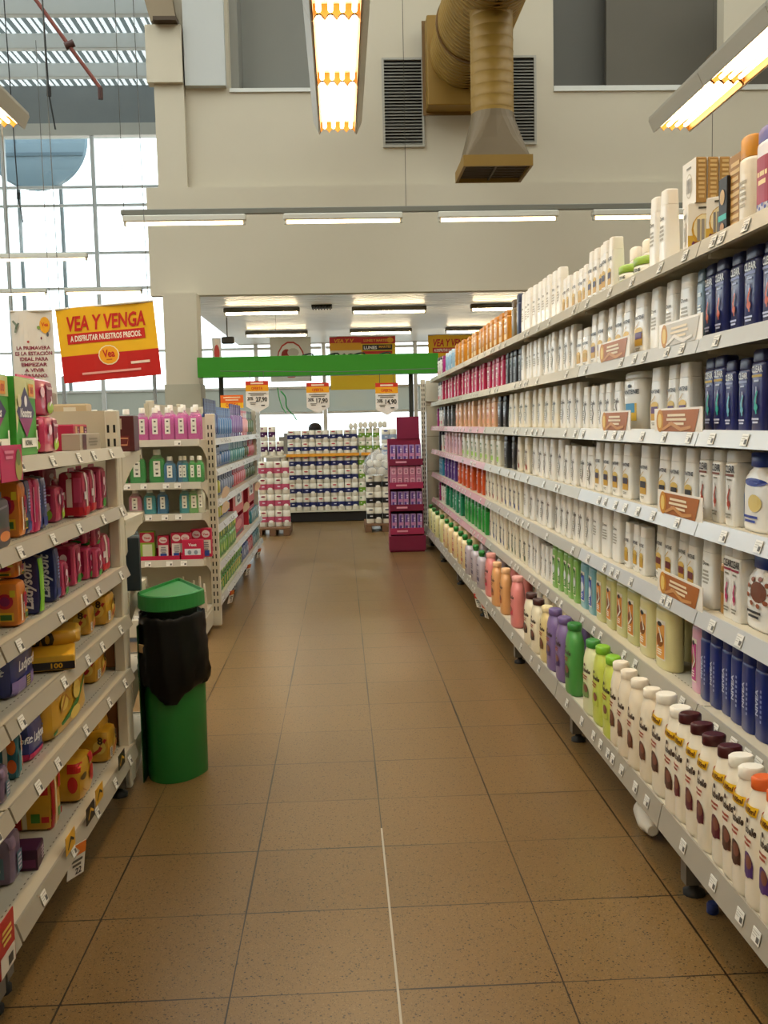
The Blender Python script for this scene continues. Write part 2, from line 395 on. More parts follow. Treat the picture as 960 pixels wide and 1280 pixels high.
# glazed front: gutter band, mullions, panes
YG = 22.7
w = MB(); w.box(-16, 9, YG, YG+.25, 8.12, 8.95, noisy('gutter_band', '#9ea3a4', '#8f9596', 1.5, .6)); w.box(-16, 9, YG-.08, YG+.2, 7.86, 8.12, WHITE); struct('wall_front', w)
cols = [-15.9, -13.4, -11.1, -9.3, -7.35, -5.38, -3.3, -1.9, -.35, 1.75, 3.8, 5.9, 8.9]
rows = [0.02, 1.62, 2.2, 3.1, 4.52, 5.3, 6.35, 6.75, 7.86]
n = 0
for a, b in zip(cols, cols[1:]):
    n += 1
    top = rows if b <= -1.8 else [z for z in rows if z < 3.2]+[3.2]
    w = MB()
    w.rbox(a-.045, a+.045, YG-.05, YG+.05, 0, top[-1], M('#e3e7e7', .5), .006)
    for z in top[:-1]: w.rbox(a+.05, b-.05, YG-.04, YG+.04, z-.025, z+.03, M('#e3e7e7', .5), .005)
    o = tag(w.build(f'window_{n}'), kind='structure')
    for z0, z1 in zip(top, top[1:]):
        p = MB(); p.box(a+.05, b-.05, YG-.006, YG+.006, z0+.03, z1-.025, FILM if abs(z0-1.62) < .01 else glass); p.build('pane', o)
w = MB(); w.box(-2.3, 9, YG-.05, YG+.2, 3.2, 8.9, WHITE); struct('wall_over_front', w)
# outdoors
w = MB(); w.box(-60, 60, 22.96, 120, -.15, -.05, M('#b5b3ad', .8)); struct('ground', w)

# ================================================================== LIGHTS
TUBE = M('#ffe2b4', .4, emit=13.0)
GOLD = M('#8f5f1e', .5, metal=.5); HOUS = M('#b9b2a2', .4)
def louvre_light(x, y1, label, group):
    """recessed style fixture hung in rows down the aisle: housing, gold scalloped baffles, four tubes"""
    o = thing('ceiling_light', label, 'ceiling light', (x, y1-.6, 3.85), 0, group)
    h = MB()                                           # flared housing open below
    for s in (-1, 1):
        h.add([(s*.155, -.595, 0), (s*.155, .595, 0), (s*.2, .595, .10), (s*.2, -.595, .10), (s*.165, -.595, 0), (s*.165, .595, 0), (s*.21, .595, .10), (s*.21, -.595, .10)],
              [(0, 1, 2, 3), (7, 6, 5, 4), (0, 4, 5, 1), (3, 2, 6, 7), (0, 3, 7, 4), (1, 5, 6, 2)], HOUS)
    h.box(-.205, .205, -.595, .595, .1, .13, HOUS); h.build('housing', o)
    for k in range(4):
        t = MB(); xx = -.1125+.075*k
        t.tube([(xx, -.57, .055), (xx, .57, .055)], .016, TUBE, 8); t.build('fluorescent_tube', o)
    for yy in (-.59, .585):                            # scalloped gold end baffle
        b = MB(); nn = 32; bot = [(-.15+.3*i/nn, .012+.032*abs(math.sin(4*PI*i/nn))) for i in range(nn+1)]
        b.add([(u, yy, v) for u, v in bot]+[(u, yy, .1) for u, v in bot]+[(u, yy+.008, v) for u, v in bot]+[(u, yy+.008, .1) for u, v in bot],
              [(i, i+1, nn+2+i, nn+1+i) for i in range(nn)]+[(2*nn+3+i, 2*nn+2+i, 3*nn+3+i, 3*nn+4+i) for i in range(nn)]+[(i, 2*nn+2+i, 2*nn+3+i, i+1) for i in range(nn)], GOLD)
        b.build('baffle', o)
    sd = MB()
    for s in (-1, 1): sd.box(s*.15-.003, s*.15+.003, -.58, .58, .005, .1, GOLD)
    sd.build('reflector', o)
    return o
for rx, rn in ((.04, 'over the middle of the aisle'), (3.0, 'above the shampoo shelves'), (-2.74, 'above the pad shelves')):
    for k in range(8):
        if rx < 0 and k == 0: yy = 8.55
        else: yy = (8.78 if rx < 1 else 8.82)-1.2*k
        louvre_light(rx, yy if rx > 0 else 8.55-1.2*k, f'{ordn(k)} louvred gold fixture from the far end, {rn}', 'louvred fixtures '+rn)
BW = M('#d8d4c6', .45)
def batten(x, y, z, L, label, group, emit=True, dark=False):
    o = thing('ceiling_light', label, 'ceiling light', (x, y, z), 0, group)
    h = MB(); h.rbox(-L/2, L/2, -.05, .05, .0, .07, BW if not dark else M('#5d5b52', .5), .01); h.build('housing', o)
    t = MB(); t.tube([(-L/2+.03, 0, -.018), (L/2-.03, 0, -.018)], .017, M('#ffe6bc', .4, emit=42.0 if dark else 7.0)); t.build('fluorescent_tube', o)
    for s in (-1, 1):
        e = MB(); e.rbox(s*(L/2-.02)-.014, s*(L/2-.02)+.014, -.02, .02, -.04, .002, BW, .004); e.build('lamp_holder', o)
    return o
rl = thing('light_rail', 'long grey cable rail hung on wires in front of the beige wall', 'rail', (0, 11, 3.68))
m = MB(); m.rbox(-2.33, 5.5, -.03, .03, -.03, .03, M('#7c7a6e', .5), .006); m.build('channel', rl)
for x in (-2.3, .78, 4.2):
    m = MB(); m.tube([(x, 0, .03), (x+.01, 0, 5.25)], .0035, M('#4a4438', .6), 6); m.build('suspension_wire', rl)
for i, (a, b) in enumerate(((-2.31, -.98), (-.57, .74), (1.13, 2.47), (2.85, 4.18))):
    batten((a+b)/2, 11, 3.575, b-a, f'{ordn(i)} single tube batten light from the window side on the long rail', 'battens on the long rail')
for i, (a, b, y) in enumerate(((-1.79, -.6, 15.65), (.22, 1.41, 15.75), (2.1, 3.3, 15.65), (-1.82, -.6, 19.45), (.22, 1.44, 19.35), (2.1, 3.3, 19.4))):
    batten((a+b)/2, y, 3.12, b-a, f'dark batten under the slatted low ceiling, {ordn(i%3)} from the column in its {("front", "back")[i//3]} row', 'battens under the low ceiling', dark=True)
for i, (a, b, y, z) in enumerate(((-4.9, -3.6, 14.6, 3.82), (-4.6, -3.3, 17, 3.66), (-6.1, -4.9, 17, 3.66))):
    batten((a+b)/2, y, z, b-a, ('longest batten light hanging in front of the tall windows', 'lower batten light over the hanging yellow banner', 'lower batten light over the hanging white poster')[i], 'battens by the tall windows')
for i, (x, y, z0, z1, lab) in enumerate(((-2.47, 8.9, 3.95, 8.62, 'thin black cable ending above the louvred lights by the windows'), (-3.9, 12.5, 3.9, 8.62, 'thin black cable hanging in front of the round disc'))):
    m = MB(); m.tube([(x-.06, y, z1), (x-.03, y, (z0+z1)/2), (x+.01, y, z0+.3), (x+.05, y, z0)], .007, M('#1f1f1f', .6), 6); m.tube([(x+.01, y, z0+.28), (x+.012, y, z0+.36)], .02, M('#1f1f1f', .6), 6)
    tag(m.build('hanging_cable'), lab, 'cable')
m = MB(); m.tube([(-3.75, 12, 6.9), (-3.41, 12, 6.32), (-3.05, 12, 5.8), (-2.72, 12, 5.33)], .022, M('#7a3a2c', .6)); m.tube([(-3.1, 12, 5.8), (-3.0, 12, 5.84)], .045, M('#4a2a22', .6)); m.tube([(-2.72, 12, 5.33), (-2.72, 12, 5.2)], .03, M('#4a2a22', .6))
m.tube([(-3.41, 12, 6.33), (-3.41, 12, 8.62)], .006, M('#3a2a22', .6), 6)
tag(m.build('sprinkler_pipe'), 'thin rust red sprinkler pipe sloping under the corrugated roof', 'pipe')
disc = thing('round_sign', 'big dim round disc standing outside the upper front window', 'sign', (-7.05, 24.2, 8.25))
m = MB(); m.rings([[(r_*math.cos(2*PI*k/40), y, r_*math.sin(2*PI*k/40)) for k in range(40)] for r_, y in ((1.17, .05), (1.22, 0), (1.17, -.05))], M('#7f95a2', .3), False); m.build('disc', disc)
m = MB(); m.box(-1.1, 1.1, -.07, -.05, -.42, -.34, M('#5d7482', .4)); m.box(-.5, -.46, -.07, -.05, -.36, .2, M('#5d7482', .4)); m.build('crossbar', disc)
for s in (-1, 1):
    m = MB(); m.tube([(s*.5, .1, -8.25), (s*.5, .1, .5)], .05, M('#8a9092', .5), 8); m.build('support_pole', disc)

# ------------------------------------------------------------------ air duct and wall grilles
DU = M('#8f6d28', .5, metal=.1); DU2 = M('#8d7549', .45, metal=.3)
d = thing('air_duct', 'fat ochre ribbed air duct leaving the beige wall', 'duct', (1.78, 0, 6.24))
m = MB(); rr = []; y = 13.7
def circ(r_, y): return [(r_*math.cos(2*PI*k/36), y, r_*math.sin(2*PI*k/36)) for k in range(36)]
while y > -5.5:
    rr += [circ(.46, y), circ(.46, y-.075), circ(.468, y-.0875), circ(.46, y-.10)]; y -= .10
m.rings(rr, DU); m.build('main_pipe', d)
for yb in (12.55, 10.0, 7.0):
    m = MB(); m.rings([circ(.475, yb), circ(.485, yb-.03), circ(.475, yb-.06)], M('#6a4818', .5)); m.build('joint_collar', d)
m = MB(); m.rbox(-.5, .5, 13.5, 13.84, -.66, .5, DU, .01); m.box(-.54, .54, 13.8, 13.84, -.7, .54, M('#6f4f1c', .5)); m.build('wall_box', d)
m = MB(); pr = []; z = -.1
while z > -1.52: pr += [(z, .238), (z-.105, .238), (z-.115, .2425), (z-.124, .238)]; z -= .124
pr = [(a, r_) for a, r_ in pr][::-1]; m.lathe(pr, DU, 28, (0, 11.2, 0)); m.build('drop_pipe', d)
m = MB()
def sq(w, dd, z, k=28, n=2.0):
    out = []
    for i in range(k):
        a = 2*PI*i/k; c, s = math.cos(a), math.sin(a)
        out.append((w/2*math.copysign(abs(c)**(2/n), c), 11.2+dd/2*math.copysign(abs(s)**(2/n), s), z))
    return out
m.rings([sq(.48, .48, -1.50), sq(.5, .5, -1.58, n=2.4), sq(.62, .60, -1.82, n=5), sq(.72, .7, -2.03, n=30)][::-1], M('#6b593e', .45, metal=.3), False, False, False); m.build('hood', d)
m = MB(); z0 = -2.15
for a in ((-.38, .38, 10.82, 10.85), (-.38, .38, 11.55, 11.58), (-.38, -.35, 10.85, 11.55), (.35, .38, 10.85, 11.55)): m.box(*a, z0, -2.03, DU)
m.box(-.35, .35, 10.85, 11.55, -2.06, -2.045, M('#15120d', .8)); m.build('outlet_frame', d)
m = MB()
for k in range(9): m.box(-.35, .35, 10.9+.07*k, 10.93+.07*k, -2.12, -2.1, M('#4b3c28', .6))
m.box(-.012, .012, 10.85, 11.55, -2.13, -2.1, M('#4b3c28', .6)); m.build('outlet_grille', d)
for x0, x1, z0, z1, lab in ((.69, 1.27, 5.16, 6.36, 'tall dark louvred air grille beside the fixture end'), (2.1, 2.84, 5.18, 6.38, 'tall dark louvred air grille half hidden behind the ochre duct')):
    g = thing('air_grille', lab, 'vent', ((x0+x1)/2, YW, z0), 0, 'air grilles on the beige wall')
    W = x1-x0; Z = z1-z0; m = MB()
    for a in ((-W/2, W/2, 0, .03), (-W/2, W/2, Z-.03, Z), (-W/2, -W/2+.03, .03, Z-.03), (W/2-.03, W/2, .03, Z-.03)): m.box(a[0], a[1], -.04, 0, a[2], a[3], M('#a8a294', .5))
    m.build('frame', g); m = MB(); m.box(-W/2+.03, W/2-.03, -.006, 0, .03, Z-.03, M('#1d1c1a', .8)); m.build('backing', g)
    m = MB(); k = 26
    for i in range(k):
        zz = .04+(Z-.08)*i/k; m.add([(-W/2+.03, -.036, zz), (W/2-.03, -.036, zz), (W/2-.03, -.008, zz+.026), (-W/2+.03, -.008, zz+.026), (-W/2+.03, -.036, zz-.006), (W/2-.03, -.036, zz-.006)], [(0, 1, 2, 3), (4, 5, 1, 0)], M('#8b877c', .45, metal=.3))
    m.build('louvre_slats', g)

# ================================================================== GONDOLAS
SHELF = noisy('shelf_enamel', '#cfc8b4', '#c6bfaa', 2, .45); STRIP = M('#ada89b', .32, metal=.2); UPR = M('#cfc9b6', .45); SLOT = M('#14130f', .8); LIPSLOT = M('#7d7563', .7)
BACKP = noisy('shelf_back', '#c4bda6', '#bbb49d', 2, .5); STRIPP = M('#c08a90', .35, metal=.1); STRIPB = M('#a29c8e', .35, metal=.15); STRIPD = M('#bfc0bf', .28, metal=.2)
def tag_mesh():
    m = MB(); m.box(-.019, .019, -.0015, 0, -.015, .015, M('#dddbd3', .4))
    m.box(.004, .016, -.0022, -.0015, -.011, .001, M('#55534f', .5))
    for k, (a, b) in enumerate(((-.016, .014), (-.016, .004), (-.016, -.003))): m.box(a, b, -.0022, -.0015, .0085-.006*k, .0098-.006*k, M('#a09d94', .5))
    return m.mesh('price_tag')
TAG = tag_mesh()
def shelf_unit(o, L, depth, z, strip_h, tags, side, first, parent_axis=None, wire=False, strip_mat=None, bracket=True):
    """one shelf in local axes: x along the shelf from 0 to L, front at y=0 facing -y, surface at z"""
    m = MB(); m.box(.004, L-.004, .004, depth, z-.022, z-.004, SHELF); m.box(.004, L-.004, .0, .012, z-.036, z-.002, SHELF)
    for k in range(int(L/.028)):                       # punched slots along the front lip of the shelf
        m.box(.02+k*.028, .03+k*.028, .046, .049, z-.0045, z-.0037, LIPSLOT)
    s = m.build('shelf', o)
    m = MB(); ty = .014
    m.add([(.003, -.004, z+.002), (L-.003, -.004, z+.002), (L-.003, -.004-ty, z-strip_h), (.003, -.004-ty, z-strip_h), (.003, .002, z+.002), (L-.003, .002, z+.002), (L-.003, .002-ty, z-strip_h), (.003, .002-ty, z-strip_h)],
          [(0, 1, 2, 3)[::-1], (4, 5, 6, 7), (0, 4, 5, 1)[::-1], (3, 2, 6, 7)[::-1], (0, 3, 7, 4)[::-1], (1, 5, 6, 2)[::-1]], strip_mat or STRIP)
    m.build('price_strip', s)
    for u in tags:
        t = link('price_tag', TAG, s, (u, -.0055-ty*.55, z-strip_h*.5)); t.rotation_euler = (-math.atan2(ty, strip_h), 0, 0)
    if bracket:
        for u in (.006, L-.010):
            m = MB(); n = 8
            pts = [(depth, z-.02), (.02, z-.02), (.02, z-.045)]+[(.02+(depth-.02)*(k/n), z-.045-.09*(1-math.cos(PI/2*k/n))) for k in range(1, n+1)]
            m.rings([[(u, a, b) for a, b in pts], [(u+.004, a, b) for a, b in pts]], SHELF, False); m.build('bracket', s)
    return s
def upright(o, x, y, h, w=.05, dth=.05, face_x=0, back=False):
    m = MB(); m.rbox(x-w/2, x+w/2, y, y+dth, .02, h, UPR, .003); k = 0
    while .12+k*.05 < h-.05:
        z = .12+k*.05
        for dx in (-.011, .011): m.box(x+dx-.004, x+dx+.004, y-.0008, y, z, z+.028, SLOT)
        if back:
            for dx in (-.011, .011): m.box(x+dx-.004, x+dx+.004, y+dth, y+dth+.0008, z, z+.028, SLOT)
        if face_x:
            xx = x+face_x*w/2
            for dy in (.012, .034): m.box(xx-.0008, xx+.0008, y+dy-.004, y+dy+.004, z, z+.028, SLOT)
        k += 1
    return m.build('upright', o)
def foot(o, x, y, z):
    m = MB(); m.box(x-.022, x+.022, y-.03, y+.03, .035, z, M('#77736a', .4, metal=.4)); f = m.build('levelling_foot', o)
    m = MB(); m.lathe([(0, .03), (.012, .03), (.02, .014), (.04, .012)], M('#1b1a18', .6), 12, (x, y, 0)); m.build('foot_pad', f)

# ---- the long shampoo gondola: bays of seven shelves, front towards the aisle
XF, XB = .984, .884                                    # front of the upper shelves, front of the deck
JO = [1.31, 2.64, 3.975, 5.31, 6.645, 7.98, 9.31, 10.56]
SZ = [1.80, 1.545, 1.293, 1.045, .798, .525, .24]
DEP = .42
BAYN = 'beside the camera, cut by the frame edge|second from the near end of the aisle|third from the near end of the aisle|third from the far end of the aisle|middle one by the navy to cream change|second from the far end of the aisle|at the far end of the aisle'.split('|')
for k, (a, b) in enumerate(zip(JO, JO[1:])):
    L = b-a
    o = thing('shelf_bay', 'white metal shampoo shelving bay, '+BAYN[k], 'shelving', (XF, b, 0), -PI/2, 'shampoo shelving bays')
    m = MB(); m.box(0, L, DEP, DEP+.03, .1, 1.98, BACKP); m.box(0, L, DEP-.002, DEP, .5, .505, SLOT); m.build('back_panel', o)
    upright(o, .025, DEP-.03, 2.0); upright(o, L-.025, DEP-.03, 2.0) if k == 0 else None
    for i, z in enumerate(SZ):
        n = R_.randint(6, 9); tg = sorted(R_.uniform(.05, L-.05) for _ in range(n)); tg = [u for j, u in enumerate(tg) if j == 0 or u-tg[j-1] > .055]
        if i < 6: shelf_unit(o, L, DEP, z, .042, tg, 0, False, strip_mat=STRIPD if (k < 2 and i in (1, 2, 3, 4)) else STRIPP if (k >= 4 and i in (2, 3, 4, 5)) else STRIP)
        else:
            s = shelf_unit(o, L, DEP+.1, z, .066, tg, 0, False, bracket=False, strip_mat=STRIPB); s.location.y = -.1
    foot(o, .05, -.03, .17)
    foot(o, L-.05, -.03, .17) if k == 0 else None
# far end panel of the head unit
o = thing('end_unit', 'beige slotted head unit closing the far end of the shampoo shelves', 'shelving', (0, 10.66, 0))
m = MB(); m.box(.93, 1.9, 0, .03, .05, 1.78, BACKP)
for z in (.42, .8, 1.18, 1.52): m.box(.93, 1.9, -.002, 0, z, z+.006, M('#8f886f', .6))
m.build('back_panel', o); upright(o, .9, -.01, 1.80)
m = MB(); m.rbox(.88, 1.9, -.05, .05, 0, .1, BACKP, .004); m.build('base', o)
m = MB(); m.rbox(.93, 1.9, -.03, .0, 1.56, 1.79, UPR, .004); m.build('header', o)

# ------------------------------------------------------------------ shampoo prototypes
Wh = '#f4f1ea'; Cr = '#efe6d0'
def taper(h, w, d, cap=.22, top=.78):
    hb = h*(1-cap)
    return ([(0, w*.9, d*.88), (.004, w*.98, d*.96), (.012, w, d), (hb*.35, w*1.0, d), (hb*.8, w*(top+.1), d*.93), (hb, w*(top+.06), d*.9)],
            [(hb+.0008, w*(top+.05), d*.88), (h*.98, w*(top+.01), d*.82), (h*.997, w*(top-.01), d*.8), (h, w*(top-.05), d*.74)])
def boxy(h, w, d, cap=.16):
    hb = h*(1-cap)
    return ([(0, w*.92, d*.9), (.005, w, d), (hb-.01, w, d), (hb-.002, w*.97, d*.95), (hb, w*.9, d*.86)],
            [(hb+.0008, w*.93, d*.9), (hb+.004, w*.95, d*.92), (h-.006, w*.93, d*.9), (h, w*.82, d*.75)])
def rounded(h, w, d, neck=.5, cap_h=.03):
    hs = h-cap_h
    return ([(0, w*.86, d*.84), (.005, w*.96, d*.95), (.015, w, d), (hs*.6, w, d), (hs*.82, w*.93, d*.94), (hs*.93, w*.72, d*.8), (hs*.975, w*neck, d*.72), (hs, w*neck*.95, d*.7)],
            [(hs+.0006, w*neck*1.02, d*.78), (hs+.004, w*neck*1.05, d*.82), (h-.004, w*neck*1.05, d*.82), (h, w*neck*.9, d*.7)])
def pant(name, h, w, blk, txt='PANTENE'):
    a, b = taper(h, w, w*.62)
    return bottle(name, Wh, '#f2eee6', a, b, [('r', -w*.3, w*.3, h*.16, h*.36, '#c99a2e'), ('e', 0, h*.40, w*.3, h*.06, '#d8b45a'), ('r', -w*.26, w*.26, h*.27, h*.38, blk), ('s', [(-w*.36, h*.2), (-w*.3, h*.45), (w*.05, h*.55)], .0022, '#c9a24a'), ('t', txt, 0, h*.62, w*.2, '#2c2f3a', 0, 0, w*.72), ('l', 0, h*.08, h*.13, w*.4, 2, '#8a8577')], n=5.0)
def dove(name, h, w, c, mark='#4a4238', accent=None):
    a, b = taper(h, w, w*.6, .2, .74)
    dec = [('t', 'Dove', -.0, h*.6, w*.24, mark), ('s', [(w*.12, h*.66), (-w*.05, h*.5), (w*.12, h*.36), (-w*.02, h*.22), (w*.06, h*.12)], .004, mark), ('l', -w*.18, h*.2, h*.45, w*.22, 5, '#9b9484')]
    if accent: dec.append(('e', w*.15, h*.17, w*.14, h*.08, accent))
    return bottle(name, c, c, a, b, dec, n=4.6)
def hair(name, h, w, c, cap, txt=None, tc='#f3e9e4', blk=None):
    a, b = boxy(h, w, w*.6, .17)
    dec = [('r', -w*.32, w*.32, h*.14, h*.3, blk)] if blk else []
    dec += [('l', 0, h*.34, h*.52, w*.5, 4, tc), ('l', 0, h*.6, h*.7, w*.62, 1, tc), ('l', 0, h*.08, h*.13, w*.4, 1, tc)]
    return bottle(name, c, cap, a, b, dec, n=5.0)
def clearb(name, h, w, c, cap, drop, sub, band):
    a, b = boxy(h, w, w*.6, .15)
    return bottle(name, c, cap, a, b, [('t', 'CLEAR', 0, h*.76, w*.3, '#e9ecf2' if c != Wh else '#2b2b30', 0, 0, w*.78), ('r', -w*.36, w*.36, h*.665, h*.695, band), ('l', 0, h*.6, h*.64, w*.5, 1, sub), ('s', [(0, h*.55), (0, h*.45), (0, h*.32)], .003, sub), ('e', 0, h*.3, w*.13, h*.045, drop), ('s', [(w*.1, h*.5), (-w*.06, h*.38), (w*.05, h*.22)], .005, drop), ('l', 0, h*.1, h*.18, w*.55, 2, sub)], n=5)
def plus(name, c, cap, lab, flag=True, h=.30, w=.1):
    a, b = rounded(h, w, w*.74, .56, .028)
    dec = [('t', 'Plusbelle', 0, h*.60, w*.26, '#3b2a22', 0, .2, w*.72), ('e', 0, h*.33, w*.3, h*.1, lab), ('r', -w*.3, w*.3, h*.25, h*.35, lab), ('e', w*.1, h*.36, w*.16, h*.055, '#7b4a3a'), ('l', 0, h*.47, h*.54, w*.5, 2, '#a0482f'), ('e', 0, h*.67, w*.07, h*.02, '#3b2a22')]
    if flag: dec += [('r', -w*.36, w*.36, h*.72, h*.79, '#e0b21e'), ('r', -w*.36, -w*.2, h*.72, h*.8, '#c43a22'), ('t', '+100ml', w*.08, h*.755, w*.16, '#5a2a12', 0, 0, w*.5)]
    return bottle(name, c, cap, a, b, dec, n=2.5, capn=2.0)
def lotion(name, c, cap, mark, h=.25, w=.1, capc=None):
    hs = h*.84
    return bottle(name, c, cap, [(0, w*.9, w*.5), (.006, w, w*.58), (hs*.86, w, w*.58), (hs*.95, w*.86, w*.5), (hs, w*.4, w*.36)], [(hs+.0006, w*.36, w*.34), (hs+.012, w*.36, w*.34), (hs+.014, w*.46, w*.44), (h-.003, w*.42, w*.4), (h, w*.34, w*.3)],
                  [('r', -w*.3, w*.3, h*.2, h*.3, mark), ('l', 0, h*.34, h*.5, w*.55, 3, mark), ('l', 0, h*.58, h*.66, w*.66, 1, mark), ('l', 0, h*.1, h*.16, w*.5, 2, mark)], n=4, capn=2)
def strip_lab(name, c, cap, lab, h=.22, w=.085, n=3.0):
    a, b = boxy(h, w, w*.6, .13)
    return bottle(name, c, cap, a, b, [('r', -w*.26, w*.26, h*.14, h*.72, '#efe7d4'), ('r', -w*.23, w*.23, h*.16, h*.66, lab), ('e', 0, h*.42, w*.2, h*.1, '#8a4a1a' if lab != '#2f56b8' and lab != '#4f9a33' else '#dfe8f0'), ('s', [(-w*.15, h*.3), (w*.12, h*.42), (-w*.05, h*.6)], .004, '#f3efe0'), ('e', 0, h*.66, w*.12, h*.035, '#2a2d38'), ('l', 0, h*.2, h*.3, w*.3, 3, '#f6efe0')], n=n)
def navyb(name, h, w):
    a, b = boxy(h, w, w*.62, .2)
    return bottle(name, '#12297a', '#0f2470', a, b, [('t', 'NIVEA', -w*.12, h*.42, w*.3, '#c6cbe0', PI/2), ('l', w*.2, h*.2, h*.6, w*.12, 7, '#8f9ac8')], n=3.4)
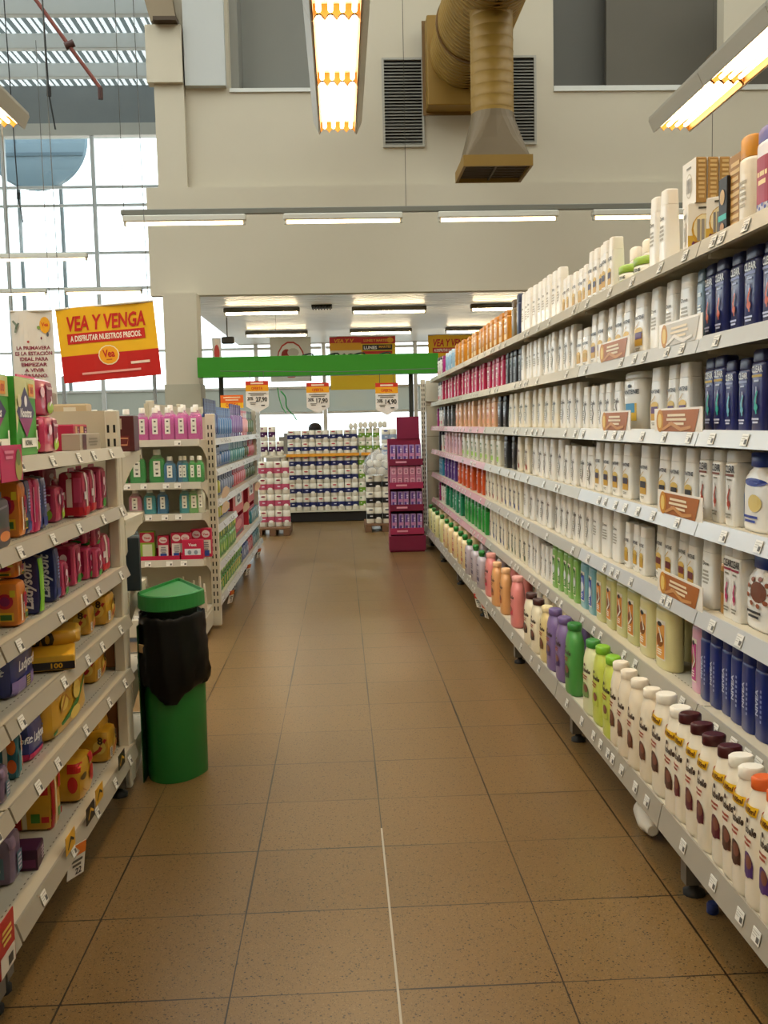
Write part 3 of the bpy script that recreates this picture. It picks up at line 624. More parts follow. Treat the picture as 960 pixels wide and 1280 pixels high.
PR = dict(
 pant_p=pant('white_bottle', .215, .085, '#4b2463'), pant_b=pant('white_bottle', .205, .085, '#2f2440'), pant_k=pant('white_bottle', .215, .085, '#23222a'), pant_r=pant('white_bottle', .20, .08, '#6a1622'), pant_s=pant('white_bottle', .165, .075, '#c29a35'),
 dove=dove('white_bottle', .205, .09, Wh), dovec=dove('cream_bottle', .205, .09, Cr, '#3a4a3a'), dovet=dove('white_bottle', .175, .08, Wh), doveb=dove('cream_bottle', .20, .085, Cr, '#5a3020', '#a03020'), doven=dove('cream_bottle', .20, .085, Cr, '#2a3350', '#1f3f8a'), doveg=dove('cream_bottle', .20, .085, Cr, '#2f3a2c', '#2f5a2f'),
 plain=bottle('white_bottle', Wh, Wh, *taper(.235, .085, .05, .2, .8), dec=[('l', 0, .08, .13, .05, 4, '#a9a292'), ('t', 'Dove', 0, .15, .018, '#5a5548')], n=4.6),
 crimson=hair('pink_bottle', .20, .085, '#c8285a', '#b01f4c'), orange=hair('orange_bottle', .2, .085, '#e4591c', '#d84f16'), purple=hair('purple_bottle', .2, .085, '#5a2f8e', '#4c2780', None, '#e0d6ef'), teal=hair('teal_bottle', .2, .09, '#0f8f62', '#0c7a54', None, '#cfeee0'), green=hair('green_bottle', .2, .085, '#24a53f', '#1d8c34', None, '#174d22'), sky=hair('blue_bottle', .2, .085, '#2f92b8', '#1f6e96'),
 peach=hair('peach_bottle', .205, .085, '#f0bd95', '#f2c7a4', None, '#d8643a', '#ee9a5c'), pale=hair('pale_pink_bottle', .2, .085, '#eec3cf', '#f0d0d8', None, '#9a4a66'), lime=hair('white_bottle', .205, .085, '#efeee0', '#efeee0', None, '#3f7a2a', '#9ccf3f'),
 gold=hair('golden_bottle', .205, .085, '#d08a24', '#c77f1c', None, '#f6e3b8', '#e9c987'), black=hair('black_bottle', .2, .08, '#20222a', '#15161c', None, '#9aa0a8'), dark=hair('grey_bottle', .2, .08, '#5d5f63', '#3a3c40'), wd=hair('white_bottle', .2, .075, '#f1efe8', '#22242c', None, '#2a2c36', '#c02a36'), magenta=hair('magenta_bottle', .19, .08, '#a91c78', '#8d1263'), ltblue=hair('light_blue_bottle', .19, .08, '#9cc4e2', '#cfe2f0', None, '#2f6fae', '#e3eef6'),
 clear=clearb('navy_bottle', .215, .08, '#1b2468', '#141b55', '#2aa79a', '#c9cde4', '#caa83c'), clears=clearb('navy_bottle', .185, .07, '#1b2468', '#141b55', '#6fb6c8', '#c9cde4', '#9aa2c8'), clearo=clearb('navy_bottle', .235, .095, '#152060', '#10184e', '#c9532a', '#b9bfe0', '#8a93c4'),
 clearw=clearb('white_bottle', .205, .09, Wh, Wh, '#b0442e', '#8a8577', '#7a3a26'), clearp=clearb('white_bottle', .20, .085, Wh, Wh, '#c43a6e', '#8a8577', '#a02a4a'),
 plus_b=plus('cream_bottle', '#efe6d2', '#45191a', '#5a1f2a'), plus_w=plus('cream_bottle', '#efe6d2', '#efe9da', '#4a2a1c'), plus_o=plus('cream_bottle', '#efe6d2', '#e0662a', '#4a2a6a'), coco=plus('cream_bottle', '#ece0c8', '#efe4cf', '#5a3320', False, .285, .09), lgreen=plus('yellow_green_bottle', '#c8d45a', '#7fb82e', '#b7c64a', False, .285, .085), pgreen=plus('pale_green_bottle', '#dfe3b4', '#3f8a3a', '#6f8a4a', False, .28, .085), dgreen=plus('green_bottle', '#4f9a4a', '#2f7a34', '#1f4a2a', False, .285, .095), lilac=plus('purple_bottle', '#7d6799', '#6f5a8e', '#4a356a', False, .27, .095), pink=plus('pink_bottle', '#e58a86', '#e9a39a', '#c42a4a', False, .27, .1), apr=plus('orange_bottle', '#e5a76c', '#eab888', '#b8622a', False, .26, .09), crb=plus('cream_bottle', '#eadfc2', '#43201c', '#3a2a22', False, .255, .09), yel=plus('pale_yellow_bottle', '#e2cc8e', '#e8d7a4', '#6a4a20', False, .255, .085), bluecap=plus('white_bottle', '#e9e6dc', '#3f8fb4', '#3a6a86', False, .25, .085),
 lot_y=lotion('pale_yellow_bottle', '#dcd79c', '#2f7a34', '#5a6a2a'), lot_p=lotion('peach_bottle', '#ead2a0', '#2f8a3a', '#b8482a'), lot_l=lotion('lavender_bottle', '#bfb3bb', '#2f8a3a', '#5a4a66'),
 sgreen=strip_lab('green_bottle', '#8cc063', '#8fbf6a', '#4f9a33'), sblue=strip_lab('blue_bottle', '#7fb6c4', '#8fc0cc', '#2f56b8'), sor=strip_lab('pale_yellow_bottle', '#d3d08e', '#d8d59a', '#e08a2a', .24, .09), cream=strip_lab('pale_yellow_bottle', '#e8e0a4', '#ece6b6', '#e7a04a', .25, .11, 2.4), rose=strip_lab('pink_bottle', '#eab4d0', '#efc6da', '#c23a86', .25, .1),
 navy=navyb('navy_bottle', .25, .09), greyb=hair('grey_blue_bottle', .2, .07, '#6f8798', '#4b6274', None, '#e3ecf0', '#5fc4c0'),
 big=bottle('white_pump_bottle', Wh, Wh, *boxy(.25, .14, .08, .12), dec=[('r', -.04, .045, .04, .115, '#d7b13a'), ('r', -.032, .035, .075, .115, '#1f86b4'), ('t', 'PANTENE', 0, .165, .026, '#2c2f3a'), ('e', 0, .19, .012, .008, '#2c2f3a')], n=3.2),
 bath=bottle('white_bottle', '#f3f0ea', '#243f9a', *rounded(.27, .15, .085, .5, .05), dec=[('s', [(-.05, .2), (-.06, .12), (-.05, .03)], .012, '#7fa6dc'), ('e', .01, .17, .05, .014, '#2a3f96'), ('e', .02, .1, .03, .03, '#d8c27a'), ('l', 0, .03, .06, .08, 2, '#2a3f96')], n=2.6),
 flower=bottle('white_bottle', '#f3f0ea', '#1f3f96', *rounded(.26, .14, .085, .6, .055), dec=[('e', .01, .13, .035, .035, '#7a4632')]+[('e', .01+.045*math.cos(a), .13+.045*math.sin(a), .008, .008, '#a05a3c') for a in [k*.7 for k in range(9)]]+[('l', 0, .04, .07, .07, 2, '#2a2a30')], n=2.8),
 amber=bottle('amber_bottle', '#b9812a', '#e8e2d0', *boxy(.2, .07, .045, .3), dec=[('r', -.02, .02, .06, .12, '#6f5a2a')], n=3),
 tall=bottle('white_bottle', '#f1e9dc', '#f1e9dc', *boxy(.2, .06, .045, .25), dec=[('l', 0, .07, .12, .035, 4, '#b0a58e')], n=2.5),
 ocap=bottle('white_bottle', '#f1e6d2', '#d9932c', *boxy(.225, .085, .05, .24), dec=[('l', 0, .05, .12, .05, 5, '#b0a58e')], n=2.5),
 pcap=bottle('white_bottle', '#eeeaf0', '#6a62a8', *boxy(.22, .11, .05, .16), dec=[('r', -.045, .045, .04, .15, '#a8324a'), ('l', 0, .08, .12, .06, 2, '#f2d8a0')]+[('e', -.04+.016*k, .028+.008*(k % 2), .005, .005, '#3a4aa0') for k in range(6)], n=2.8),
 tube=bottle('brown_tube', '#7d6a46', '#5d4a2c', *boxy(.24, .07, .05, .2), n=2.4), ntube=bottle('navy_tube', '#2a3358', '#222a4a', *boxy(.25, .07, .05, .2), n=2.4),
 jar=bottle('green_lidded_jar', '#ece6d4', '#9dbf4a', [(0, .1, .1), (.004, .108, .108), (.05, .11, .11), (.054, .1, .1)], [(.0545, .108, .108), (.057, .114, .114), (.078, .114, .114), (.082, .104, .104)], [('r', -.045, .045, .005, .028, '#a9b84a'), ('t', 'PANTENE', 0, .038, .014, '#3a3f2a')], n=2.0),
)
SHN = ['top shampoo shelf'] + [f'{s} shampoo shelf down' for s in 'second third fourth fifth sixth'.split()] + ['lowest shampoo shelf']
CNT = {}
def run(si, a, b, n, kind, desc, back=0.0, cat='bottle', fill=.84, dz=0.0):
    """n facings between photo columns a (far) and b (near) on shelf si"""
    p = PR[kind]; z = SZ[si]; x = (XB-.003 if si == 6 else XF+.035)+p['D']/2+back
    room = 9 if si == 0 or (si == 6 and not back) else SZ[si-1]-SZ[si]-.05
    sz = min(1.0, room/p['H'])
    y1, y0 = [v if v < 9.7 else 9.7+(v-9.7)*.55 for v in (along(a, x, z), along(b, x, z))]
    pit = (y1-y0)/n; sx = max(.8, min(1.45, pit*fill/p['W']))
    for k in range(n):
        key = (desc, si); i = CNT.get(key, 0); CNT[key] = i+1
        yy = y0+pit*(k+.5); jit = R_.uniform(-.006, .006)
        PENDING.append((key, yy, p, (x+jit, yy, z-.0035+dz), -PI/2+R_.uniform(-.05, .05), (sx, sz), cat))
PENDING = []
def flush(fmt, gfmt):
    by = {}
    for t in PENDING: by.setdefault(t[0], []).append(t)
    for key, ts in by.items():
        ts.sort(key=lambda t: t[1])
        for i, (k, yy, p, loc, rz, sx, cat) in enumerate(ts):
            lab = fmt(key, i, len(ts)); place(p, loc, rz, lab, cat, gfmt(key) if len(ts) > 1 else None, sx=sx[0], sz=sx[1])
    PENDING.clear()
# top shelf
run(0, 544, 552, 2, 'wd', 'white and dark bottle'); run(0, 552, 558, 1, 'magenta', 'dark red bottle'); run(0, 559, 571, 3, 'ltblue', 'light blue bottle'); run(0, 571, 591, 4, 'gold', 'golden bottle'); run(0, 592, 641, 9, 'gold', 'golden bottle')
run(0, 642, 648, 1, 'tube', 'tall brown tube'); run(0, 649, 655, 1, 'ntube', 'tall navy tube'); run(0, 655, 707, 9, 'plain', 'slim all white bottle'); run(0, 708, 742, 5, 'pant_s', 'white bottle with gold band'); run(0, 742, 775, 5, 'pant_b', 'white bottle with dark block')
run(0, 784, 822, 2, 'jar', 'jar with green lid', cat='jar'); run(0, 786, 836, 3, 'tall', 'white tube behind the jars', .13); run(0, 819, 846, 2, 'plain', 'tall white bottle beside the white carton', 0.0, fill=.7)
run(0, 931, 950, 1, 'ocap', 'white bottle with orange cap'); run(0, 950, 978, 1, 'pcap', 'white and red bottle with violet cap')
# second
run(1, 545, 553, 2, 'wd', 'white and dark bottle'); run(1, 553, 579, 6, 'crimson', 'crimson bottle'); run(1, 580, 636, 11, 'crimson', 'crimson bottle'); run(1, 637, 656, 4, 'black', 'black bottle'); run(1, 657, 682, 5, 'plain', 'slim all white bottle')
run(1, 683, 724, 6, 'dove', 'white bottle with script mark'); run(1, 724, 744, 2, 'pant_s', 'white bottle with gold band'); run(1, 745, 800, 5, 'pant_p', 'white bottle with purple and gold label'); run(1, 801, 818, 1, 'pant_p', 'white bottle with purple and gold label'); run(1, 818, 876, 3, 'plain', 'large all white bottle', fill=.75); run(1, 880, 889, 1, 'greyb', 'grey blue bottle'); run(1, 889, 940, 3, 'clearo', 'navy bottle with orange drop'); run(1, 940, 985, 2, 'clearo', 'navy bottle with orange drop')
# third
run(2, 540, 547, 1, 'magenta', 'magenta bottle'); run(2, 547, 555, 2, 'wd', 'white and dark bottle'); run(2, 555, 571, 3, 'dark', 'grey bottle'); run(2, 572, 598, 5, 'peach', 'peach bottle'); run(2, 599, 625, 4, 'peach', 'peach bottle'); run(2, 626, 638, 2, 'black', 'black bottle'); run(2, 639, 676, 5, 'dovec', 'cream bottle with script mark'); run(2, 677, 704, 3, 'dovec', 'cream bottle with script mark'); run(2, 705, 732, 3, 'dove', 'white bottle with script mark'); run(2, 733, 786, 5, 'dovet', 'small white bottle with script mark', fill=.8); run(2, 787, 817, 1, 'big', 'wide white pump bottle with blue label'); run(2, 821, 876, 3, 'pant_p', 'white bottle with purple and gold label'); run(2, 885, 920, 2, 'clear', 'navy bottle with teal drop', fill=.8); run(2, 914, 948, 2, 'clears', 'shorter navy bottle with pale drop', .0, fill=.75); run(2, 948, 990, 2, 'clear', 'navy bottle with teal drop')
# fourth
run(3, 545, 552, 1, 'black', 'black bottle'); run(3, 552, 559, 2, 'wd', 'white and dark bottle'); run(3, 559, 580, 5, 'pale', 'pale pink bottle'); run(3, 581, 632, 8, 'lime', 'white bottle with lime label'); run(3, 634, 649, 2, 'black', 'black bottle'); run(3, 650, 668, 2, 'doveb', 'cream bottle with red accent'); run(3, 670, 710, 5, 'dove', 'white bottle with script mark'); run(3, 711, 748, 4, 'dovet', 'small white bottle with script mark'); run(3, 748, 796, 4, 'pant_b', 'white bottle with dark block'); run(3, 800, 826, 1, 'pant_k', 'white bottle with black and gold label'); run(3, 830, 880, 3, 'pant_k', 'white bottle with black and gold label'); run(3, 882, 935, 3, 'clearw', 'white bottle with brown band', fill=.75); run(3, 940, 985, 1, 'bath', 'big white bath bottle with blue crescent')
# fifth
run(4, 545, 556, 3, 'sky', 'bright blue bottle'); run(4, 557, 573, 4, 'purple', 'violet bottle'); run(4, 574, 597, 4, 'orange', 'orange bottle'); run(4, 598, 609, 2, 'orange', 'orange bottle'); run(4, 610, 634, 5, 'doveb', 'cream bottle with red accent'); run(4, 635, 657, 4, 'doven', 'cream bottle with blue accent'); run(4, 658, 667, 1, 'plain', 'slim all white bottle'); run(4, 668, 695, 4, 'dove', 'white bottle with script mark'); run(4, 700, 745, 6, 'dove', 'white bottle with script mark'); run(4, 746, 785, 3, 'plain', 'slim all white bottle', fill=.75); run(4, 788, 816, 3, 'pant_s', 'white bottle with gold band', fill=.8); run(4, 824, 884, 4, 'pant_r', 'white bottle with maroon label', .02); run(4, 886, 904, 1, 'plain', 'slim all white bottle'); run(4, 905, 917, 1, 'amber', 'amber bottle'); run(4, 917, 938, 2, 'clearp', 'white bottle with pink swoosh'); run(4, 942, 985, 1, 'flower', 'big white bottle with brown flower')
# sixth
run(5, 545, 551, 1, 'magenta', 'magenta bottle'); run(5, 551, 558, 2, 'wd', 'white and dark bottle'); run(5, 559, 582, 5, 'teal', 'teal bottle'); run(5, 583, 614, 7, 'green', 'bright green bottle'); run(5, 615, 637, 5, 'doven', 'cream bottle with blue accent'); run(5, 638, 664, 5, 'doveg', 'cream bottle with green accent'); run(5, 665, 680, 3, 'dove', 'white bottle with script mark'); run(5, 681, 696, 3, 'dovet', 'small white bottle with script mark'); run(5, 697, 722, 4, 'sgreen', 'clear green bottle'); run(5, 723, 729, 1, 'sgreen', 'clear green bottle'); run(5, 730, 750, 2, 'sblue', 'clear blue bottle'); run(5, 751, 803, 4, 'sor', 'pale yellow bottle with orange label', fill=.97); run(5, 806, 852, 2, 'cream', 'pale yellow bottle with round shoulder', fill=.8); run(5, 856, 872, 1, 'cream', 'pale yellow bottle with round shoulder', .1); run(5, 872, 885, 1, 'rose', 'pink bottle'); run(5, 885, 985, 7, 'navy', 'big navy bottle', fill=.85)
# lowest, two deep where the photo shows it
run(6, 532, 556, 4, 'lot_y', 'pale yellow bottle with green cap'); run(6, 557, 573, 3, 'lot_p', 'peach bottle with green cap'); run(6, 574, 584, 2, 'lot_p', 'peach bottle with green cap'); run(6, 585, 608, 3, 'lot_l', 'lavender bottle with green cap')
run(6, 609, 618, 1, 'pink', 'pink bottle'); run(6, 619, 637, 2, 'apr', 'orange bottle'); run(6, 637, 658, 1, 'pink', 'pink bottle', fill=.8); run(6, 660, 672, 1, 'crb', 'cream bottle with brown cap'); run(6, 669, 680, 1, 'crb', 'cream bottle with brown cap'); run(6, 678, 690, 1, 'yel', 'pale yellow bottle'); run(6, 688, 712, 2, 'lilac', 'purple bottle'); run(6, 706, 735, 1, 'dgreen', 'dark labelled green bottle', fill=.7); run(6, 731, 752, 1, 'pgreen', 'pale green bottle', fill=.8); run(6, 745, 775, 2, 'lgreen', 'yellow green bottle')
run(6, 770, 822, 4, 'coco', 'cream bottle with brown label'); run(6, 822, 862, 2, 'plus_w', 'cream bottle with white cap', fill=.8); run(6, 853, 868, 1, 'plus_b', 'cream bottle with maroon cap'); run(6, 868, 918, 3, 'plus_b', 'cream bottle with maroon cap', fill=.85); run(6, 915, 948, 2, 'plus_w', 'cream bottle with white cap', fill=.9); run(6, 946, 985, 2, 'plus_o', 'cream bottle with orange cap', fill=.85)
run(6, 640, 665, 2, 'pink', 'pink bottle in the back row', .12); run(6, 668, 680, 1, 'bluecap', 'white bottle with blue cap in the back row', .12); run(6, 680, 715, 3, 'crb', 'brown capped cream bottle in the back row', .12); run(6, 716, 740, 2, 'lilac', 'purple bottle in the back row', .12); run(6, 742, 790, 4, 'pgreen', 'pale green bottle in the back row', .11); run(6, 790, 870, 6, 'coco', 'cream bottle in the back row', .11); run(6, 600, 634, 3, 'lot_l', 'lavender bottle in the back row', .12); run(6, 545, 598, 7, 'lot_p', 'peach bottle in the back row', .12)
def fmt(key, i, n):
    d, si = key
    return f'only {d} on the {SHN[si]}' if n == 1 else f'{ordn(i)} {d} from the near end, {SHN[si]}'
flush(fmt, lambda key: f'{key[0]}s on the {SHN[key[1]]}')
# cartons on the top shelf
box_w = carton('treatment_carton', .092, .085, .14, '#efeae0', [('r', -.046, .046, .0, .05, '#d0a63a'), ('e', 0, .066, .036, .045, '#c9992c'), ('e', 0, .07, .031, .039, '#f0e2b8'), ('l', 0, .122, .132, .05, 1, '#4a4436'), ('s', [(-.034, .03), (0, .012), (.036, .03)], .007, '#6a3a6a'), ('r', -.03, .03, .025, .032, '#7a3a22')]+[('r', -.021+.012*k, -.013+.012*k, .035, .095, '#8f8a86') for k in range(4)], side=[('e', 0, .06, .022, .035, '#cfc7b4'), ('e', 0, .06, .018, .03, '#efeae0'), ('l', 0, .1, .12, .05, 1, '#8a8577')]+[('r', -.014+.01*k, -.008+.01*k, .04, .08, '#a7a29a') for k in range(3)])
box_g = carton('treatment_carton', .1, .03, .125, '#b58c50', [('r', -.05, .05, 0, .125, '#efeae0'), ('e', 0, .055, .024, .036, '#cfc7b4'), ('e', 0, .055, .02, .031, '#efeae0'), ('l', 0, .1, .11, .05, 1, '#8a8577')]+[('r', -.015+.011*k, -.008+.011*k, .035, .075, '#a7a29a') for k in range(3)], flap='#c39a5c')
me_ = MB(); decal(me_, lambda u, v: -.05, [('l', 0, .01, .12, .022, 9, '#d9bb83')]); me_ = me_.mesh('spine_label'); me_.transform(Matrix.Rotation(PI/2, 4, 'Z')); box_g['parts'].append(('spine_label', me_))
box_b = carton('dye_carton', .055, .06, .16, '#16161a', [('r', -.027, .027, .05, .065, '#2ab0a8'), ('e', .0, .11, .016, .02, '#c9a46a'), ('e', 0, .03, .014, .014, '#a8763a')])
box_t = carton('dye_carton', .085, .06, .205, '#a97a36', [('l', 0, .02, .19, .06, 9, '#d7b372')])
zt = SZ[0]-.0035; yA, yB = along(884, 1.03, zt), along(847, 1.03, zt)
yb = (yA+yB)/2
place(box_w, (XF+.075, yb, zt), -.18, 'white carton with gold ring picture at the front edge of the top shampoo shelf', 'carton')
place(box_w, (XF+.175, yb+.01, zt), 0, 'white carton right behind the one with the gold ring picture', 'carton')
place(box_w, (XF+.085, along(899, 1.05, zt), zt), -.75, 'white carton turned askew beside the gold treatment cartons', 'carton', sx=.85, sz=.9)
for k in range(4):
    place(box_g, (XF+.055+.034*k, yb+.005, zt+.1418), -PI/2+.03, f'{ordn(k)} gold spined carton from the shelf edge, on top of the white cartons', 'carton', 'gold spined cartons on the white cartons')
place(box_b, (XF+.07, along(915, 1.05, zt), zt), -PI/2, 'black dye carton with teal stripe on the top shampoo shelf', 'carton')
place(box_t, (XF+.08, along(926, 1.05, zt), zt), -PI/2, 'tall ochre dye carton next to the black one', 'carton')
# promo cards standing on shelf edges
def promo(si, a, b, lab, silver=False):
    z = SZ[si]; x = XF-.006; y1, y0 = along(a, x, z), along(b, x, z); W = y1-y0; Hh = .075
    o = thing('promo_card', lab, 'sign', (x, (y0+y1)/2, z-.01), -PI/2, 'promotion cards on the shampoo shelf edges')
    m = MB(); m.rings([[(-W/2, y, 0), (W/2, y, 0), (W/2, y, Hh), (-W/2, y, Hh)] for y in (0, .002)], M('#ece6da', .3), False); m.build('card', o)
    m = MB(); S = lambda u, v: 0
    band = '#a8622a' if not silver else '#c9c4ba'
    decal(m, S, [('p', [(-W*.36, .006), (W*.36, .006), (W*.45, Hh-.006), (-W*.36, Hh-.006)], band), ('e', -W*.36, Hh/2, W*.08, Hh*.46, '#c98a2c'), ('e', -W*.36, Hh/2, W*.045, Hh*.3, '#e6c46a'), ('l', 0, Hh*.3, Hh*.8, W*.45, 3, '#e9d8b8'), ('s', [(-W*.3, .01), (-W*.1, .03), (W*.1, .012), (W*.3, .02)], .006, '#e8e2d8' if silver else '#c98f55')]); m.build('print', o)
promo(1, 824, 878, 'silvery promotion card on the second shampoo shelf down', True); promo(1, 748, 787, 'brown promotion card further along the second shampoo shelf down')
promo(2, 818, 878, 'wide brown promotion card under the purple labelled bottles'); promo(2, 751, 788, 'brown promotion card beside the wide pump bottle')
promo(3, 822, 878, 'brown promotion card on the fourth shampoo shelf down'); promo(4, 822, 878, 'brown promotion card on the fifth shampoo shelf down')
# things lying under the deck
m = MB(); m.lathe([(0, .03), (.004, .036), (.1, .037), (.13, .03), (.15, .02), (.17, .02), (.175, .015)], M('#e9e4d6', .35), 16)
o = link('fallen_bottle', m.mesh('fallen_bottle'), None, (.972, 3.1, .038)); o.rotation_euler = (PI/2, 0, -.15); tag(o, 'white bottle lying on the floor under the shampoo deck', 'bottle')
m = MB(); m.lathe([(0, .013), (.003, .016), (.026, .016), (.03, .013)], M('#1c2f6a', .4), 14); tag(m.build('bottle_cap', None, (.965, 2.48, 0)), 'small blue cap on the floor by a levelling foot', 'cap')
def hangtag(x, y, z, rz, lab, tilt=.25):
    o = thing('price_card', lab, 'sign', (x, y, z), rz)
    m = MB(); m.box(-.035, .035, -.001, 0, -.1, 0, M('#ece8dd', .5)); m.build('card', o)
    m = MB(); decal(m, lambda u, v: -.001, [('r', -.035, .035, -.035, 0, '#e07a2a'), ('r', -.035, -.012, -.035, 0, '#c4342a'), ('l', 0, -.07, -.042, .05, 2, '#5a564e'), ('t', '22', .008, -.082, .026, '#2a2826')]); m.build('print', o)
    o.rotation_euler = (tilt, 0, rz); return o
hangtag(.875, along(596, .875, .2), .19, -PI/2+.5, 'small white card hanging under the deck by the lavender bottles'); hangtag(.875, along(604, .875, .2), .18, -PI/2+.2, 'second small card hanging under the deck by the pink bottles')

# ================================================================== PAD GONDOLA (near the camera, other side of the aisle)
XL = -.79
LZ = [1.268, 1.06, .842, .66, .463, .183]
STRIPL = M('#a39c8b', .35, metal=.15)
def lbay(a, b, label, last):
    L = b-a; o = thing('shelf_bay', label, 'shelving', (XL, a, 0), PI/2, 'pad shelving bays')
    m = MB(); m.box(0, L, .42, .45, .08, 1.42, BACKP); m.build('back_panel', o)
    if last:
        upright(o, L-.03, .385, 1.42, face_x=-1)
        m = MB(); m.rbox(L-.02, L+.02, .01, .05, .02, 1.26, UPR, .004); m.build('end_post', o)
        m = MB(); m.rbox(L-.008, L+.0, .05, .4, .47, .6, noisy('brown_cardboard', '#7a4f2c', '#85592f', 4, .8), .002); m.rbox(L-.008, L+.0, .05, .4, .19, .4, noisy('brown_cardboard', '#7a4f2c', '#85592f', 4, .8), .002); m.build('cardboard_liner', o)
    upright(o, .03, .395, 1.42)
    for i, z in enumerate(LZ):
        n = 5; tg = [L*(j+.5+R_.uniform(-.25, .25))/n for j in range(n)]
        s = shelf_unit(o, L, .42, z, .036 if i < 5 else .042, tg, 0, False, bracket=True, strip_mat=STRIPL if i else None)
    foot(o, .04, .06, .15); foot(o, L-.04, .05, .15)
lbay(.94, 2.215, 'pad shelving bay beside the camera, cut by the frame edge', False)
lbay(2.22, 3.535, 'white pad shelving bay ending by the green bin', True)
def strokes(c): return [('s', [(-.02, .03), (0, .05), (.02, .03)], .004, c)]
def put(p, px0, px1, si, X, label, cat, sz=1.0, sx=None, dz=0, yaw=0, sy=1.0, group=None, rx=0.0):
    z = LZ[si]-.0035; y0, y1 = along(px0, X, z), along(px1, X, z); q = max(0, y1-3.485); y0 -= q; y1 -= q
    if si: sz = min(sz, (LZ[si-1]-LZ[si]-.05-dz)/(p['H']+.013))
    s = (y1-y0)*.97/p['W'] if sx is None else sx
    return place(p, (X-p['D']*sy/2, (y0+y1)/2, z+dz), PI/2+yaw, label, cat, group, sx=s, sz=sz, sy=sy, rx=rx)
green = carton('liner_carton', .24, .09, .215, '#3f9a34', [('r', -.12, .12, .16, .213, '#c9cc8a'), ('p', [(-.12, .213), (-.12, .06), (-.02, .213)], '#c9cc8a'), ('p', [(-.01, .05), (.095, .12), (-.01, .19), (-.112, .12)], '#2c2258'), ('p', [(-.01, .05), (.07, .103), (-.09, .103)], '#8a1f66'), ('t', 'Nosotras', -.01, .118, .034, '#f0eef0', 0, .2, .13), ('e', -.01, .15, .016, .016, '#f2eff4'), ('r', .03, .09, .165, .2, '#e39a2a'), ('t', '100', .06, .182, .028, '#c4342a'), ('e', -.085, .15, .02, .018, '#d9d2a8'), ('r', -.08, .09, .022, .048, '#ecebe0'), ('t', 'NORMAL', -.005, .035, .02, '#2f3a2a'), ('r', .088, .1, .015, .07, '#f2f0e6')], flap='#b9bd7c')
rosep = soft_pack('pad_pack', .17, .1, .11, '#c0295a', [('r', .0, .055, .035, .1, '#8a1640'), ('e', .03, .025, .03, .018, '#9cc23a'), ('s', [(.02, .03), (.045, .045), (.04, .06)], .005, '#f0e6e8'), ('t', 'Nosotras', .03, .085, .014, '#f4dfe6'), ('e', -.04, .07, .018, .016, '#e9c3d0')], film='#d23c6c')
rosew = soft_pack('pad_pack', .11, .07, .18, '#cc3767', [('r', -.035, .035, .05, .16, '#a01c4c'), ('e', 0, .03, .03, .02, '#3f9a3a'), ('e', 0, .12, .018, .018, '#f0dbe4'), ('s', [(-.015, .06), (.015, .085), (.005, .11)], .005, '#f2e8ea')], film='#d65a82')
redw = soft_pack('pad_pack', .12, .08, .15, '#b81f4c', [('r', -.02, .006, .004, .146, '#e9d9d2'), ('r', .014, .05, .05, .13, '#d2527e'), ('r', -.052, -.026, .06, .085, '#e9d6d6'), ('r', -.055, .055, .008, .035, '#c41a2c')], film='#c92f52')
oran = soft_pack('pad_pack', .19, .1, .21, '#e2821a', [('e', .03, .12, .04, .035, '#c4243a'), ('e', .03, .12, .024, .022, '#8a1f5a'), ('r', .0, .07, .03, .07, '#e8b422'), ('r', .005, .06, .035, .06, '#3f6a2a'), ('r', -.07, -.05, .03, .15, '#f2ead6'), ('r', -.03, -.012, .06, .11, '#f0efe8'), ('l', -.021, .062, .108, .014, 9, '#22201c'), ('r', .055, .08, .14, .17, '#d8c22a')], film='#eb9a3a')
NS = [('t', 'Ladysoft', .022, .118, .042, '#eef0f6', PI/2, .25, .19), ('r', -.02, .0, .185, .215, '#3a3a30'), ('l', -.03, .03, .1, .02, 6, '#5a68a8')]
navyp = soft_pack('pad_pack', .1, .11, .24, '#1e2b6e', [('r', -.043, .043, .012, .228, '#7fc22e'), ('r', -.01, .02, .1, .16, '#a5d85a')], n=9, film='#2c3a80', side=NS)
navyq = soft_pack('pad_pack', .1, .11, .24, '#1e2b6e', [('r', -.03, .03, .02, .06, '#2f3d8c'), ('l', 0, .1, .2, .04, 7, '#8f9ad0')], n=9, film='#2c3a80', side=NS)
pinkp = soft_pack('pad_pack', .06, .11, .24, '#cf2f6c', [('s', [(0, .05), (0, .2)], .006, '#e9b8cc')], n=9, film='#d9588a')
navyb_ = soft_pack('pad_pack', .24, .16, .17, '#23307c', [('t', 'Ladysoft', .02, .105, .05, '#eef0f6', .0, .25), ('r', -.11, .115, .006, .06, '#8a76ae'), ('r', .0, .05, .01, .06, '#3a2f52'), ('l', .025, .014, .056, .04, 5, '#c9b95a')], n=8, film='#31408c', side=[('t', 'Ladysoft', 0, .1, .034, '#dfe3f0', 0, .25)])
yellow = soft_pack('pad_pack', .15, .11, .12, '#dba21c', [('e', .03, .06, .03, .025, '#e8c65a'), ('r', -.06, -.03, .02, .055, '#ecebe4'), ('l', -.045, .022, .053, .024, 7, '#26221a'), ('s', [(-.01, .03), (.03, .05), (.06, .09)], .006, '#c4342a'), ('t', '8', .035, .085, .05, '#3a2a16')], film='#e5b840')
yelbag = soft_pack('pad_pack', .3, .12, .2, '#d6a31f', [('s', [(-.13, .03), (-.03, .06), (.05, .09), (.13, .16)], .012, '#2f7a34'), ('e', -.06, .13, .03, .03, '#e6c860'), ('e', .04, .14, .03, .04, '#e6c860'), ('e', .02, .05, .04, .025, '#e6c860'), ('s', [(-.09, .1), (-.05, .16), (-.02, .12)], .006, '#b8761a')], n=6, film='#e0bc4c')
